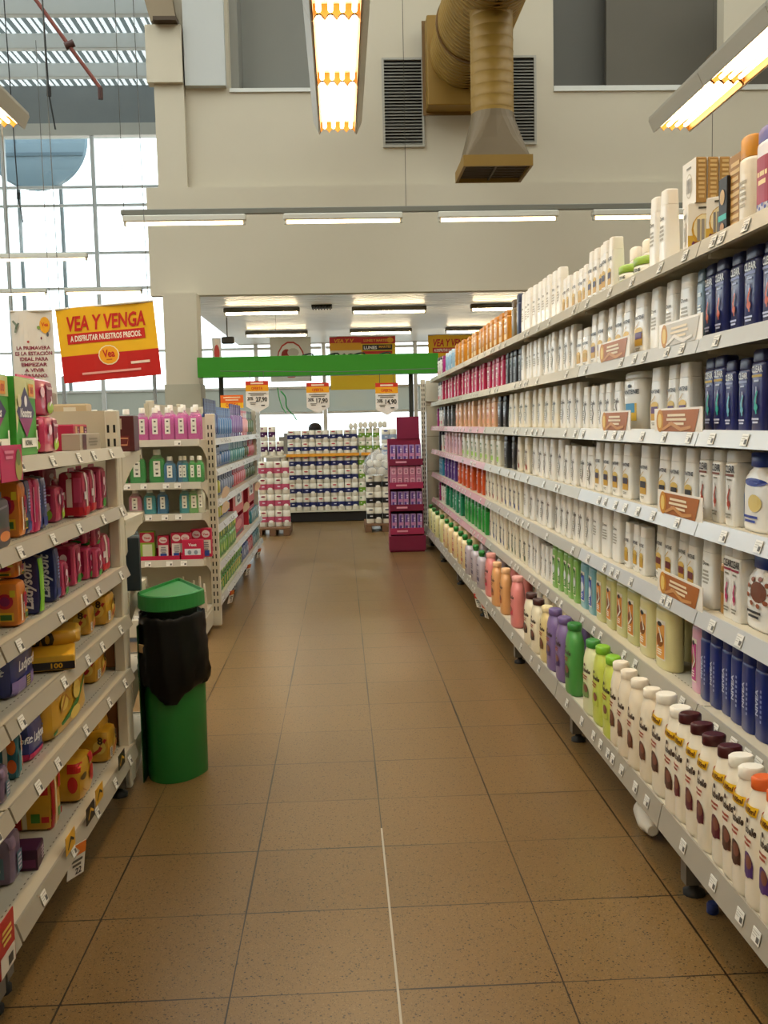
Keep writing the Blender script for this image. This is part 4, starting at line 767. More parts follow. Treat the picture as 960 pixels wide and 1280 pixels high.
ytall = soft_pack('pad_pack', .14, .12, .2, '#dda41a', [('r', -.064, -.034, .006, .194, '#a8221e'), ('r', .02, .06, .12, .17, '#c4261e'), ('r', .0, .03, .03, .06, '#4f8a2a'), ('r', .035, .06, .03, .05, '#c4261e'), ('r', -.03, -.014, .01, .19, '#e9dcb4')], n=9, film='#e2b53a')
yred = soft_pack('pad_pack', .2, .1, .15, '#dba31c', [('e', .05, .07, .03, .03, '#c4261e'), ('r', .02, .095, .11, .142, '#c9241c'), ('e', -.06, .09, .03, .012, '#5a431a'), ('s', [(-.08, .05), (-.04, .03)], .003, '#b8761a')], n=6, film='#e9c04a')
ylong = soft_pack('pad_pack', .12, .26, .06, '#d9a41e', [('t', '100', 0, .03, .035, '#2a241a')], film='#e5bb44', n=6)
flatbox = carton('liner_carton', .16, .3, .05, '#cfa22a', [('r', -.08, .08, .002, .02, '#efe6d4')], side=[('r', -.15, .15, .003, .03, '#1d1820'), ('t', '100', .1, .0165, .024, '#d9a41e'), ('l', -.02, .006, .028, .1, 2, '#b8a88a')], flap='#d9a420')
lilacp = soft_pack('pad_pack', .18, .12, .12, '#75627e', [('r', -.02, .06, .02, .07, '#5a7a8a'), ('l', .02, .025, .065, .06, 4, '#c9c0d0'), ('r', -.085, -.03, .09, .115, '#8f7a98')], film='#8a7892')
purb = carton('tampon_carton', .13, .07, .055, '#3d1630', [('r', -.06, .06, .03, .05, '#5a2648'), ('l', .03, .01, .045, .05, 4, '#d9c3cf')], flap='#4a1c3a', side=[('r', -.03, .03, .008, .03, '#6a2a50')])
tealp = soft_pack('pad_pack', .14, .1, .19, '#1f6a78', [('r', .02, .036, .004, .186, '#e6e6e0'), ('e', .05, .12, .016, .03, '#e07a2a'), ('e', .05, .05, .016, .025, '#d8642a'), ('r', -.05, .0, .03, .1, '#2f8a96')], n=9, film='#2f8292')
navbox = soft_pack('pad_pack', .16, .11, .1, '#222f80', [('t', 'Ladysoft', .02, .06, .036, '#e9ecf4', 0, .25), ('r', -.075, .075, .002, .022, '#c42a5a')], n=9, film='#2f3d90')
smallr = carton('tampon_carton', .1, .07, .085, '#b02a4a', [('r', -.02, .012, .004, .08, '#d9b07a'), ('r', .014, .044, .03, .078, '#5a1646'), ('l', .029, .035, .075, .02, 4, '#c9a0b8')])
smallg = carton('tampon_carton', .14, .06, .055, '#a59b8b', [('r', -.055, -.03, .002, .053, '#4a1a1c'), ('l', .015, .012, .042, .07, 3, '#7a7264')])
tester = carton('dark_carton', .11, .06, .14, '#8b8278', [('e', 0, .1, .03, .03, '#1c1c26'), ('r', -.034, .03, .045, .09, '#23232e'), ('l', 0, .015, .035, .06, 3, '#3a3630')])
A = -.86
put(green, 18, 50.5, 0, -.88, 'green liner carton with a purple diamond, next to the pink packs', 'carton', yaw=.06)
put(green, -28, 16, 0, -.88, 'green liner carton with a purple diamond, cut by the frame edge', 'carton', yaw=.03)
put(rosep, 52, 80, 0, -.88, 'pink pad pack with green oval, lower of two beside the green carton', 'pad pack', yaw=.1)
put(rosep, 46, 74, 0, -.89, 'pink pad pack with green oval, upper of two beside the green carton', 'pad pack', dz=.112, yaw=.05)
put(smallr, 80, 92, 0, -.93, 'small red tampon carton against the pink pad pack', 'carton'); put(smallr, 88, 104, 0, -.88, 'small red tampon carton with tan stripe in the middle of its row', 'carton', yaw=.15); put(smallr, 103, 116, 0, -.89, 'small red tampon carton beside the grey brown cartons', 'carton')
put(smallg, 112, 124, 0, -.87, 'small grey brown carton next to the red ones', 'carton'); put(smallg, 121, 144, 0, -.845, 'small grey brown carton nearest the shelf end', 'carton')
place(tester, (-1.115, 3.74, 1.2465), 0, 'dark carton with black disc standing on the head unit behind the top pad shelf', 'carton', sz=1.6, sx=.8)
# second shelf
put(oran, 27, 36, 1, -.83, 'orange pad pack with red flower on the second pad shelf', 'pad pack', sz=.98)
dark = soft_pack('pad_pack', .14, .08, .12, '#3c3a40', [('r', -.06, .06, .02, .05, '#6a4a4a'), ('e', .03, .03, .03, .012, '#e08a4a'), ('s', [(-.05, .09), (.05, .1)], .003, '#8a8890')], film='#55525a')
put(dark, -16, 16, 1, -.795, 'dark grey pack in front of the orange pad pack', 'pad pack', sy=.4)
for i, (p, a, b) in enumerate(((navyq, 34, 41), (pinkp, 40.5, 47), (navyq, 46, 54), (pinkp, 47, 50), (navyq, 53, 61))):
    if i == 3: continue
    put(p, a, b, 1, -.83, ['navy upright pad pack beside the orange pack', 'magenta upright pad pack between two navy ones', 'navy upright pad pack behind the lettered one', '', 'navy upright pad pack next to the pink packs, second pad shelf'][i], 'pad pack', sz=.98)
put(pinkp, 47.5, 53, 1, -.822, 'magenta upright pad pack leaning on the lettered navy one', 'pad pack', sz=.9)
put(rosep, 72, 82, 1, -.85, 'pink pad pack with green oval at the front of the second pad shelf', 'pad pack', sz=1.0); put(rosep, 74, 84, 1, -.985, 'dark pink pad pack behind the green oval one', 'pad pack', sz=1.0)
put(rosew, 62, 80, 1, -1.0, 'pink pad pack standing high at the back of the second pad shelf', 'pad pack', dz=.06, sz=.8); put(rosew, 80, 95, 1, -1.0, 'second pink pad pack standing high at the back of the second pad shelf', 'pad pack', dz=.0, sz=1.05)
put(redw, 106, 113, 1, -.81, 'crimson pad pack with white stripe on the second pad shelf', 'pad pack', sz=1.0); put(redw, 115, 121, 1, -.83, 'crimson pad pack squeezed in the middle of three', 'pad pack', sz=1.0); put(rosew, 127, 134, 1, -.83, 'rosy pad pack last on the second pad shelf', 'pad pack', sz=.83)
# third shelf
put(oran, 25, 36, 2, -.82, 'orange pad pack with barcode standing on the third pad shelf', 'pad pack', sz=.56); put(oran, 24, 34, 2, -.83, 'orange pad pack lying on the barcode one', 'pad pack', dz=.122, sz=.36)
put(navyp, 51, 57, 2, -.82, 'navy pad pack with lime stripe on the third pad shelf', 'pad pack', sz=.8); put(navyq, 71, 77, 2, -.83, 'navy pad pack with white lettering against the pink packs', 'pad pack', sz=.82)
put(rosew, 80, 87, 2, -.83, 'small pink pad pack beside the navy packs, third pad shelf', 'pad pack', sz=.6); put(rosew, 95, 103, 2, -.85, 'pink pad pack with green foot, second on the third pad shelf', 'pad pack', sz=.75); put(rosew, 111, 118, 2, -.84, 'pink pad pack with green foot, lower of a pair', 'pad pack', sz=.6); put(rosew, 110, 117, 2, -.86, 'pink pad pack with green foot, upper of a pair', 'pad pack', dz=.112, sz=.42); put(rosew, 122, 129, 2, -.82, 'rosy pad pack under a tilted one', 'pad pack', sz=.55); put(rosew, 121, 128, 2, -.84, 'rosy pad pack tilted on top of another', 'pad pack', dz=.1, sz=.5); put(redw, 138, 147, 2, -.83, 'crimson pad pack at the end of the third pad shelf', 'pad pack', sz=.87)
# fourth
put(navyb_, 16, 46, 3, -.84, 'big navy pad bag with lavender base on the fourth pad shelf', 'pad pack', sz=.88)
put(flatbox, 64, 116, 3, -.78, 'flat yellow carton with black side lying across the shelf edge', 'carton', sx=1.0, sz=.8, yaw=.25, dz=.0065)
put(ylong, 80, 118, 3, -.8, 'yellow lettered pack lying on the flat carton', 'pad pack', sx=1.3, dz=.042, yaw=.25, sz=.8)
blue = soft_pack('pad_pack', .22, .12, .06, '#1f3560', [('r', -.1, .1, .01, .05, '#25406e')], n=9); put(blue, 76, 104, 3, -.91, 'navy flat pack behind the lying yellow pack', 'pad pack', dz=.0, sy=.4)
put(yelbag, 86, 110, 3, -1.0, 'yellow pad bag standing at the back of the fourth pad shelf', 'pad pack', sz=.75); put(yellow, 113, 120, 3, -.84, 'yellow pack under the folded tag, fourth pad shelf', 'pad pack', sz=.8); put(yellow, 126, 133, 3, -.85, 'yellow pack with white barcode label, fourth pad shelf', 'pad pack', sz=.95); put(yellow, 145, 155, 3, -.82, 'yellow pack at the end of the fourth pad shelf', 'pad pack', sz=.9)
# fifth
put(tealp, 23, 29, 4, -.83, 'teal pad pack with orange drops on the fifth pad shelf', 'pad pack', sz=.85); put(navbox, 38, 56, 4, -.84, 'navy pad pack with pink base on the fifth pad shelf', 'pad pack'); put(lilacp, 3, 14, 4, -.81, 'lavender pack at the frame edge on the fifth pad shelf', 'pad pack', sz=.75)
put(yellow, 48, 60, 4, -1.0, 'yellow pack deep behind the navy pink based one', 'pad pack', sz=1.2)
put(yelbag, 66, 112, 4, -.82, 'large yellow bag with green band on the fifth pad shelf', 'pad pack', sz=.88); put(yellow, 127, 140, 4, -.86, 'yellow pack with red mark on the fifth pad shelf', 'pad pack', sz=.85); put(yellow, 112, 127, 4, -.99, 'yellow pack behind the red marked one', 'pad pack', sz=1.15)
# lowest
put(lilacp, 16, 30, 5, -.86, 'lavender pack at the bottom of the pile', 'pad pack', sz=1.1); put(lilacp, 12, 24, 5, -.9, 'lavender pack in the middle of the pile', 'pad pack', dz=.132, sz=.6); put(lilacp, 22, 33, 5, -.93, 'lavender pack on top of the pile', 'pad pack', dz=.2, sz=.7)
put(purb, 45, 57, 5, -.83, 'dark purple tampon carton alone on the lowest pad shelf', 'carton', yaw=.1)
put(ytall, 66, 78, 5, -.86, 'tall yellow pack with dark red edge on the lowest pad shelf', 'pad pack', sz=.9); put(ytall, 40, 52, 5, -.97, 'tall yellow pack deep behind the lavender pile', 'pad pack', sz=.8); put(ytall, 84, 93, 5, -.95, 'second tall yellow pack with red corner, further back', 'pad pack', sz=.95)
put(yred, 102, 119, 5, -.83, 'plump yellow pack with red top corner at the shelf front', 'pad pack', sz=.88); put(yellow, 108, 121, 5, -.95, 'plain yellow pack behind the plump one', 'pad pack', sz=1.1); put(yellow, 137, 147, 5, -.83, 'yellow pack with white tag on the lowest pad shelf', 'pad pack', sz=.95); put(yellow, 148, 158, 5, -.86, 'yellow pack at the end of the lowest pad shelf', 'pad pack', sz=1.2)
hangtag(-.775, along(97, -.775, .16), .165, PI/2-.45, 'orange and white price card hanging from the lowest pad shelf', .15)
o = thing('price_card', 'magenta price card on the top pad shelf edge', 'sign', (-.772, along(12, -.775, 1.26), 1.215), PI/2)
m = MB(); m.box(-.075, .075, -.002, 0, 0, .085, M('#c42a62', .4)); m.build('card', o); m = MB(); decal(m, lambda u, v: -.002, [('e', .045, .03, .024, .03, '#a8a05a'), ('e', .045, .055, .016, .02, '#6a7a3a'), ('l', -.02, .05, .075, .07, 2, '#e58aa8')]); m.build('print', o)
o = thing('price_card', 'red price card at the corner of the nearest pad deck', 'sign', (-.765, along(5, -.77, .2), .15), PI/2)
m = MB(); m.box(-.05, .05, -.002, 0, 0, .12, M('#b02a26', .4)); m.build('card', o); m = MB(); decal(m, lambda u, v: -.002, [('r', -.045, .045, .0, .045, '#d9d2c4'), ('l', 0, .06, .1, .07, 3, '#d8c05a'), ('r', .0, .03, .008, .03, '#3a3834')]); m.build('print', o)
for i, (px, z) in enumerate(((88, .19), (113, .185), (124, .2), (152, .2))):
    o = thing('shelf_talker', 'black and yellow shelf talker on the lowest pad shelf edge, '+('by the plump yellow pack', 'before the white tagged pack', 'under the white tagged pack', 'at the shelf end')[i], 'sign', (-.775, along(px, -.775, z), z-.012), PI/2)
    m = MB(); m.box(-.045, .045, -.0015, 0, 0, .05, M('#1f1c1a' if i % 2 else '#d8a42a', .4)); m.build('card', o); m = MB(); decal(m, lambda u, v: -.0015, [('s', [(-.03, .012), (0, .035), (.03, .02)], .005, '#d8a42a' if i % 2 else '#1f1c1a')]); m.build('print', o)

# ================================================================== head unit on the end of the pad gondola (faces down the aisle)
o = thing('head_unit', 'head shelving unit behind the green bin on the pad gondola end', 'shelving', (-.80, 3.6, 0), PI)
# local: x runs to the wall side, front towards the far end
m = MB(); m.box(.05, .9, -.03, 0, .05, 1.40, BACKP); m.build('back_panel', o)
for z in (1.25, 1.0, .73, .42, .17):
    s = shelf_unit(o, .9, .34, z, .04, [.1, .3, .5], 0, False, bracket=True); s.location.y = -.37; 
upright(o, .03, -.03, 1.40, w=.045, dth=.045, back=True)
bm2 = carton('maroon_carton', .18, .12, .135, '#4f1a1c', [('r', -.08, .04, .085, .125, '#b7a892'), ('r', -.06, .07, .02, .06, '#6a2426'), ('s', [(-.05, .025), (.06, .025), (.065, .05), (-.05, .052)], .003, '#c98a6a')])
place(bm2, (-.872, 3.83, 1.2465), .05, 'maroon carton with beige label on the head unit above the green bin', 'carton', sx=.9)
boxs = carton('beige_carton', .16, .08, .09, '#cdb995', [('r', -.03, .03, .04, .085, '#efe9da'), ('r', .03, .07, .01, .06, '#6a452a')])
place(boxs, (-1.0, 3.72, 1.2465), 0, 'beige carton with white tab beside the maroon carton', 'carton', sz=2.0, sx=.75); place(boxs, (-1.3, 3.72, 1.2465), .1, 'beige carton further from the aisle than the white tabbed one', 'carton')
for k in range(8):
    c_ = carton('slim_carton', .026, .15, .2, ['#23303a', '#3a4a52', '#5f7a86', '#2a2a2a'][k % 4], [('l', 0, .03, .18, .016, 4, '#8fa3ac')], side=[('r', -.06, .06, .02, .08, ['#4f8a9a', '#7a4a2a'][k % 2]), ('l', 0, .1, .18, .09, 4, '#a8b4b8')])
    place(c_, (-.84-.008*k, 3.67+.034*k, .7265), -PI/2, f'{ordn(k)} slim dark carton from the pad bay, on the head unit shelf over the bin', 'carton', 'slim dark cartons over the bin')

# ================================================================== GREEN BIN
bn = thing('waste_bin', 'green corner waste bin with black liner at the end of the pad shelves', 'bin', (.014, 0, 0))
def outline(s=1.0, k=22):
    cx, cy = -.685, 3.755; L, Rr, Ap = (-.795, 3.705), (-.56, 3.735), (-.70, 4.03); pts = [Ap, L]
    c1, c2 = (-.775, 3.56), (-.62, 3.53)
    for i in range(1, k):
        t = i/k; q = [(1-t)**3*L[j]+3*(1-t)**2*t*c1[j]+3*(1-t)*t*t*c2[j]+t**3*Rr[j] for j in (0, 1)]; pts.append(tuple(q))
    pts.append(Rr); out = []
    for i, p in enumerate(pts):                        # soften the corners
        a, b = pts[i-1], pts[(i+1) % len(pts)]
        if i in (0, 1, len(pts)-1):
            for t in (.0, .5, 1.0):
                q0 = [p[j]+(a[j]-p[j])*.08 for j in (0, 1)]; q1 = [p[j]+(b[j]-p[j])*.08 for j in (0, 1)]
                out.append(tuple((1-t)**2*q0[j]+2*t*(1-t)*p[j]+t*t*q1[j] for j in (0, 1)))
        else: out.append(p)
    return [(cx+(x-cx)*s, cy+(y-cy)*s) for x, y in out]
GRN = noisy('bin_plastic', '#1f7a33', '#1b6f2d', 2.5, .38)
m = MB(); z3 = lambda s, z: [(x, y, z) for x, y in outline(s)]
m.rings([z3(.955, .0), z3(.965, .01), z3(.985, .3), z3(1.0, .62)], GRN, True); m.build('body', bn)
m = MB(); m.box(-.7935, -.7895, 3.62, 3.7, .0, .6, M('#0f3f1c', .5)); m.build('side_seam', bn)
m = MB(); nb = len(outline())
def bagring(z, s, w, ph, dz=0):
    o_ = outline(s); out = []; n_ = len(o_)
    for i, (x, y) in enumerate(o_):
        a = 2*PI*i/n_
        f = 1+w*(math.sin(7*a+ph)+.8*math.sin(13*a-2.2*ph)+.5*math.sin(21*a+3*ph)); out.append((-.685+(x+.685)*f, 3.755+(y-3.755)*f, z-dz*.8*math.cos(a-3.75)+dz*.25*math.sin(3*a+ph)+.004*math.sin(9*a+ph)))
    return out
bagm = noisy('bin_liner', '#050505', '#090909', 16, .34, .6); bagm.node_tree.nodes['Principled BSDF'].inputs['Specular IOR Level'].default_value = .22
BG = [(.365, 1.06, .014, .06), (.372, 1.13, .02, .055), (.40, 1.16, .022, .045), (.43, 1.13, .02, .03), (.46, 1.15, .022, .02), (.49, 1.11, .02, .01), (.52, 1.12, .02, 0), (.55, 1.065, .015, 0), (.58, 1.075, .014, 0), (.61, 1.05, .014, .0), (.632, 1.04, .012, .006), (.636, 1.0, .012, .006), (.61, .97, .01, 0), (.55, .95, .008, 0)]
m.rings([bagring(z, q, w_, k*.55, dz) for k, (z, q, w_, dz) in enumerate(BG)], bagm, True, False, False); lb = m.build('bin_liner', bn)
m = MB(); m.rings([z3(.8, .6), z3(.8, .67)], M('#0a1a0d', .6), False); m.build('neck', bn)
m = MB(); LID = noisy('lid_plastic', '#24853a', '#1f7d34', 2, .35)
m.rings([z3(1.02, .655), z3(1.06, .66), z3(1.06, .712), z3(1.03, .716), z3(.99, .716), z3(.97, .706)], LID, False); 
m.build('lid', bn)
m = MB(); m.prism([(-.795, 3.63), (-.76, 3.60), (-.755, 3.6), (-.79, 3.635)], .5, .53, M('#c9a878', .5)); m.build('tag_sticker', bn)

# ================================================================== MOUTHWASH HEAD UNIT (faces the camera)
ZE = [1.26, .995, .80, .51, .17]
o = thing('head_unit', 'white head unit of mouthwash shelves facing the camera past the bin', 'shelving', (-1.86, 6.11, 0), 0)
m = MB(); m.box(0, .99, .345, .37, .05, 1.40, BACKP); m.build('back_panel', o)
for i, z in enumerate(ZE):
    s = shelf_unit(o, .985, .34, z, .04, [.35+.1*k+R_.uniform(-.02, .02) for k in range(6)] if i != 0 else [.85], 0, False, bracket=True)
m = MB(); m.rbox(0, .985, -.03, .33, .03, .145, SHELF, .006); m.build('base', o)
upright(o, .985+.02, .33, 1.42, w=.06); upright(o, .03, .33, 1.42)
LIQ += [('#e79ad0', '#d84fae'), ('#7fd08a', '#0f8a3a'), ('#7fb0d8', '#12608f'), ('#7fd0d8', '#14889a'), ('#b8e0a0', '#5fae5a'), ('#e8e8d8', '#dfe3cf'), ('#e0b0c0', '#d08aa4')]
def wash(name, c, h, w, lab='#ecebe2'):
    hs = h*.84
    return bottle(name, c, '#f0efe8', [(0, w*.92, w*.5), (.005, w, w*.58), (hs*.72, w, w*.58), (hs*.86, w*.84, w*.5), (hs*.95, w*.5, w*.4), (hs, w*.42, w*.38)], [(hs+.0006, w*.44, w*.44), (h-.003, w*.42, w*.42), (h, w*.36, w*.36)], [('r', -w*.2, w*.2, h*.2, h*.66, lab), ('l', 0, h*.24, h*.34, w*.22, 1, '#2a2a2a'), ('l', 0, h*.38, h*.44, w*.22, 2, '#4a4a4a'), ('l', 0, h*.54, h*.62, w*.22, 1, '#3a3a3a')], n=3, capn=2, liquid=hs*.9)
def wrow(items, z, y, fmt_):
    for i, (c, x, h, w) in enumerate(items):
        key = (c, h, w)
        if key not in WP: WP[key] = wash(WN[c]+'_mouthwash_bottle', c, h, w)
        place(WP[key], (x, y, z-.0035), R_.uniform(-.1, .1), fmt_(i, c), 'bottle', fmt_(99, c))
WP = {}; WN = {'#e79ad0': 'pink', '#7fd08a': 'green', '#7fb0d8': 'blue', '#7fd0d8': 'teal', '#b8e0a0': 'pale_green', '#e8e8d8': 'clear', '#e0b0c0': 'rose'}
nm = lambda c: WN[c].replace('_', ' ')
def xs_(n, a, b): return [a+(b-a)*(k+.5)/n for k in range(n)]
wrow([('#e79ad0', x, .205, .082) for x in xs_(5, -1.275, -.875)], ZE[0], 6.17, lambda i, c: 'front row pink mouthwash bottles on the top shelf' if i == 99 else f'{ordn(i)} pink mouthwash bottle from the clear ones, front row of the top shelf')
wrow([('#e79ad0', x, .222, .08) for x in xs_(4, -1.2, -.88)], ZE[0], 6.29, lambda i, c: 'back row pink mouthwash bottles on the top shelf' if i == 99 else f'{ordn(i)} pink mouthwash bottle from the clear ones, back row of the top shelf')
wrow([('#e8e8d8', x, .2, .095) for x in xs_(5, -1.78, -1.29)], ZE[0], 6.2, lambda i, c: 'clear mouthwash bottles on the top shelf' if i == 99 else f'{ordn(4-i)} clear mouthwash bottle from the pink ones on the top shelf')
wrow([('#7fd08a', x, .21, .105) for x in (-1.52, -1.39, -1.275, -1.155)], ZE[1], 6.18, lambda i, c: 'large green mouthwash bottles' if i == 99 else f'{ordn(i)} large green mouthwash bottle from the wall side, second shelf')
wrow([('#7fb0d8', -1.075, .165, .08)], ZE[1], 6.17, lambda i, c: None if i == 99 else 'blue mouthwash bottle between large and small green bottles')
wrow([('#7fb0d8', -1.01, .165, .05), ('#7fd0d8', -.985, .165, .055)], ZE[1], 6.18, lambda i, c: None if i == 99 else f'slim {nm(c)} mouthwash bottle in the middle of the second shelf')
wrow([('#7fd08a', x, .165, .055) for x in (-.935, -.893)], ZE[1], 6.16, lambda i, c: 'slim green mouthwash bottles' if i == 99 else f'{ordn(i)} slim green mouthwash bottle in front, second shelf')
wrow([('#7fd08a', x, .16, .05) for x in (-.95, -.9)], ZE[1], 6.27, lambda i, c: 'rear slim green mouthwash bottles' if i == 99 else f'{ordn(i)} slim green mouthwash bottle in the rear row, second shelf')
wrow([('#e0b0c0', -1.30, .16, .085), ('#7fd0d8', -1.21, .16, .08), ('#7fb0d8', -1.13, .165, .072), ('#7fd0d8', -.99, .17, .075), ('#b8e0a0', -.935, .17, .08), ('#e8e8d8', -.895, .18, .06)], ZE[2], 6.18, lambda i, c: None if i == 99 else f'{nm(c)} mouthwash bottle, {ordn(i)} in the third shelf row')
veet = carton('wax_carton', .07, .05, .165, '#c4274e', [('r', -.03, .03, .02, .1, '#e9e5df'), ('e', 0, .135, .026, .022, '#f0e4e6'), ('t', 'Veet', 0, .133, .018, '#c4274e'), ('l', 0, .04, .09, .04, 4, '#8a8a92'), ('r', -.02, .02, .006, .04, '#2f56a8')])
veetg = carton('wax_carton', .09, .05, .165, '#8fc04a', [('r', -.045, .045, .1, .16, '#c4274e'), ('e', 0, .13, .03, .024, '#f0e4e6'), ('t', 'Veet', 0, .128, .02, '#c4274e'), ('r', -.03, .03, .02, .09, '#dfe8c4')])
veetw = carton('wax_carton', .13, .05, .12, '#c4274e', [('r', -.05, .05, .02, .065, '#dde4ea'), ('t', 'Veet', 0, .09, .026, '#f0e4e6'), ('e', -.02, .042, .012, .014, '#8a9aa8'), ('e', .02, .042, .012, .014, '#8a9aa8')])
for i, (p, x, y, s) in enumerate(((veetg, -1.24, 6.21, 1.08), (veet, -1.14, 6.21, .9), (veet, -1.055, 6.2, 1.0), (veet, -1.0, 6.2, 1.0), (veet, -.94, 6.27, 1.08), (veet, -.88, 6.27, 1.1))):
    place(p, (x, y, ZE[3]-.0025+.0), 0, ['green and red wax carton at the tray end', 'red wax carton beside the green one', 'second red wax carton in the tray', 'red wax carton with blue foot in the middle', 'red wax carton behind the wide one', 'red wax carton behind the wide one, by the upright'][i], 'carton', sz=s)
place(veetw, (-.95, 6.165, ZE[3]), 0, 'wide red wax carton at the front of its red tray', 'carton')
for i, (a, b) in enumerate(((-1.30, -1.03), (-1.02, -.89))):
    o = thing('display_tray', ('long red cardboard tray under the wax cartons', 'short red cardboard tray under the wide wax carton')[i], 'tray', ((a+b)/2, 6.2, ZE[3]-.0035))
    W = b-a; m = MB(); TR = M('#b81c44', .5); m.box(-W/2, W/2, -.075, .1, 0, .0012, TR); m.box(-W/2, W/2, -.078, -.075, 0, .03, TR); m.box(-W/2, -W/2+.003, -.075, .1, 0, .045, TR); m.box(W/2-.003, W/2, -.075, .1, 0, .045, TR); m.box(-W/2, W/2, .098, .1, 0, .06, TR); m.build('tray_body', o)
for i in range(7):
    p = bottle('roller_tube', '#b8ad9a', '#e0d8c8', [(0, .028, .028), (.06, .03, .03), (.13, .02, .02)], [(.1305, .016, .016), (.18+.02*(i % 3), .012, .012)], n=2)
    place(p, (-1.1+.035*i, 6.16+.03*(i % 3), ZE[4]-.003), 0, f'{ordn(i)} small upright tube from the bin on the base of the mouthwash unit', 'tube', 'small tubes on the mouthwash unit base')

# ================================================================== ORAL CARE GONDOLA beyond the head unit
XG = -.86; GZ = [1.255, 1.045, .835, .662, .40, .165]
GJ = [6.62, 7.85, 9.05, 10.25]
for k, (a, b) in enumerate(zip(GJ, GJ[1:])):
    o = thing('shelf_bay', ('oral care shelving bay right behind the mouthwash unit', 'middle oral care shelving bay beyond the mouthwash unit', 'oral care shelving bay at the far end of the aisle')[k], 'shelving', (XG, a, 0), PI/2, 'oral care shelving bays')
    L = b-a; m = MB(); m.box(0, L, .42, .45, .08, 1.5, BACKP); m.build('back_panel', o)
    upright(o, .03, .39, 1.52); 
    if k == 2: upright(o, L-.02, .02, 1.5)
    for i, z in enumerate(GZ):
        if i == 3 and k: continue
        shelf_unit(o, L, .42, z, .042, sorted(R_.uniform(.05, L-.05) for _ in range(4)), 0, False, bracket=(i < 5))
    foot(o, .05, .06, .13); foot(o, L-.05, .06, .13)
def blister(name, c, bub, w=.1, h=.2, hd=None):
    m = MB(); m.rbox(-w/2, w/2, -.003, .003, 0, h, M(c, .4), .001); parts = [('backing_card', m.mesh(name+'_card'))]
    m = MB(); m.rings([sring(h*.12, w*.5, .03, 3, 12), sring(h*.16, w*.62, .045, 3, 12), sring(h*.6, w*.6, .045, 3, 12), sring(h*.66, w*.4, .02, 3, 12)], M(bub, .3, coat=.2)); parts.append(('bubble', m.mesh(name+'_bubble')))
    m = MB(); decal(m, lambda u, v: -.003, [('r', -w*.45, w*.45, h*.74, h*.9, hd or '#e9e6e0'), ('l', 0, h*.76, h*.88, w*.6, 2, c)]); parts.append(('print', m.mesh(name+'_print')))
    return dict(name=name, parts=parts, W=w, D=.05, H=h)
GP = dict(nav=blister('toothbrush_pack', '#1a2a5e', '#34508c', .1, .24, '#22407e'), blu=blister('toothbrush_pack', '#1f4a8e', '#4f80ba', .09, .22, '#2f63a8'), pur=blister('toothbrush_pack', '#4a2678', '#8a6ab0', .09, .26, '#6a3f94'), rose=blister('toothbrush_pack', '#d06a74', '#e8a8ac', .1, .2), dk=blister('toothbrush_pack', '#22301f', '#4f6a2a', .09, .2, '#6f8a3a'), tea=blister('toothpaste_pack', '#1f7a80', '#58a8a6', .1, .17, '#14666c'), gry=blister('toothpaste_pack', '#5f6f94', '#8f9cb8', .09, .15, '#34457a'), red=blister('razor_pack', '#c42a3e', '#e07a80', .1, .18, '#d84a50'), nyl=blister('razor_pack', '#1d2a58', '#c8c83a', .1, .19, '#3a4a8a'),
 lime=soft_pack('soap_pack', .14, .08, .13, '#6fb52e', [('e', 0, .07, .04, .03, '#b8d86a'), ('r', -.05, .05, .02, .035, '#2f7a2a')], film='#86c444', n=8), gr2=soft_pack('soap_pack', .12, .08, .1, '#3f9a34', [('e', 0, .05, .03, .025, '#d0d84a'), ('r', -.05, .05, .075, .09, '#c8b83a')], film='#55ad44', n=8), blk=soft_pack('soap_pack', .12, .08, .13, '#2a4a9a', [('e', 0, .07, .03, .03, '#d8dcec')], n=8), rd=soft_pack('soap_pack', .12, .08, .13, '#c42a44', [('e', 0, .07, .03, .03, '#efc8cc')], n=8), tl=soft_pack('soap_pack', .12, .08, .13, '#1f7f8f', [('e', 0, .07, .03, .03, '#c8e4e4')], n=8), org=soft_pack('soap_pack', .12, .08, .15, '#d8832a', [('e', 0, .08, .03, .03, '#f0d89a')], n=8))
GS = ['top', 'second', 'third', 'fourth', 'fifth', 'lowest']
def grow(si, a, b, n, kind, desc, cat, dz=0, sz=1.0, back=0):
    p = GP[kind]; pit = (b-a)/n; sx = max(.8, min(1.6, pit*.92/p['W']))
    for k in range(n):
        lab = f'{ordn(k)} {desc} from the bin end, {GS[si]} oral care shelf' if n > 1 else f'only {desc} on the {GS[si]} oral care shelf'
        place(p, (XG-.06-back, a+pit*(k+.5), GZ[si]-.0035+dz), PI/2+R_.uniform(-.06, .06), lab, cat, f'{desc}s on the {GS[si]} oral care shelf', sx=sx, sz=sz)
grow(0, 6.66, 7.3, 5, 'nav', 'navy toothbrush pack', 'pack', sz=1.15); grow(0, 7.3, 8.2, 6, 'blu', 'blue toothbrush pack', 'pack', sz=1.05); grow(0, 8.2, 9.1, 6, 'pur', 'purple toothbrush pack', 'pack', sz=1.05); grow(0, 9.1, 9.6, 3, 'rose', 'salmon toothbrush pack', 'pack', sz=1.15); grow(0, 9.6, 10.2, 4, 'dk', 'dark green toothbrush pack', 'pack', sz=1.15)
grow(1, 6.66, 7.4, 5, 'gry', 'grey toothpaste pack', 'pack', sz=.95); grow(1, 7.4, 8.0, 4, 'blu', 'blue toothpaste pack', 'pack', sz=.75); grow(1, 8.0, 9.2, 7, 'tea', 'teal toothpaste pack', 'pack', sz=.95); grow(1, 9.2, 9.6, 2, 'dk', 'dark green toothpaste pack', 'pack', sz=.8); grow(1, 9.6, 10.2, 4, 'red', 'red toothpaste pack', 'pack', sz=.9)
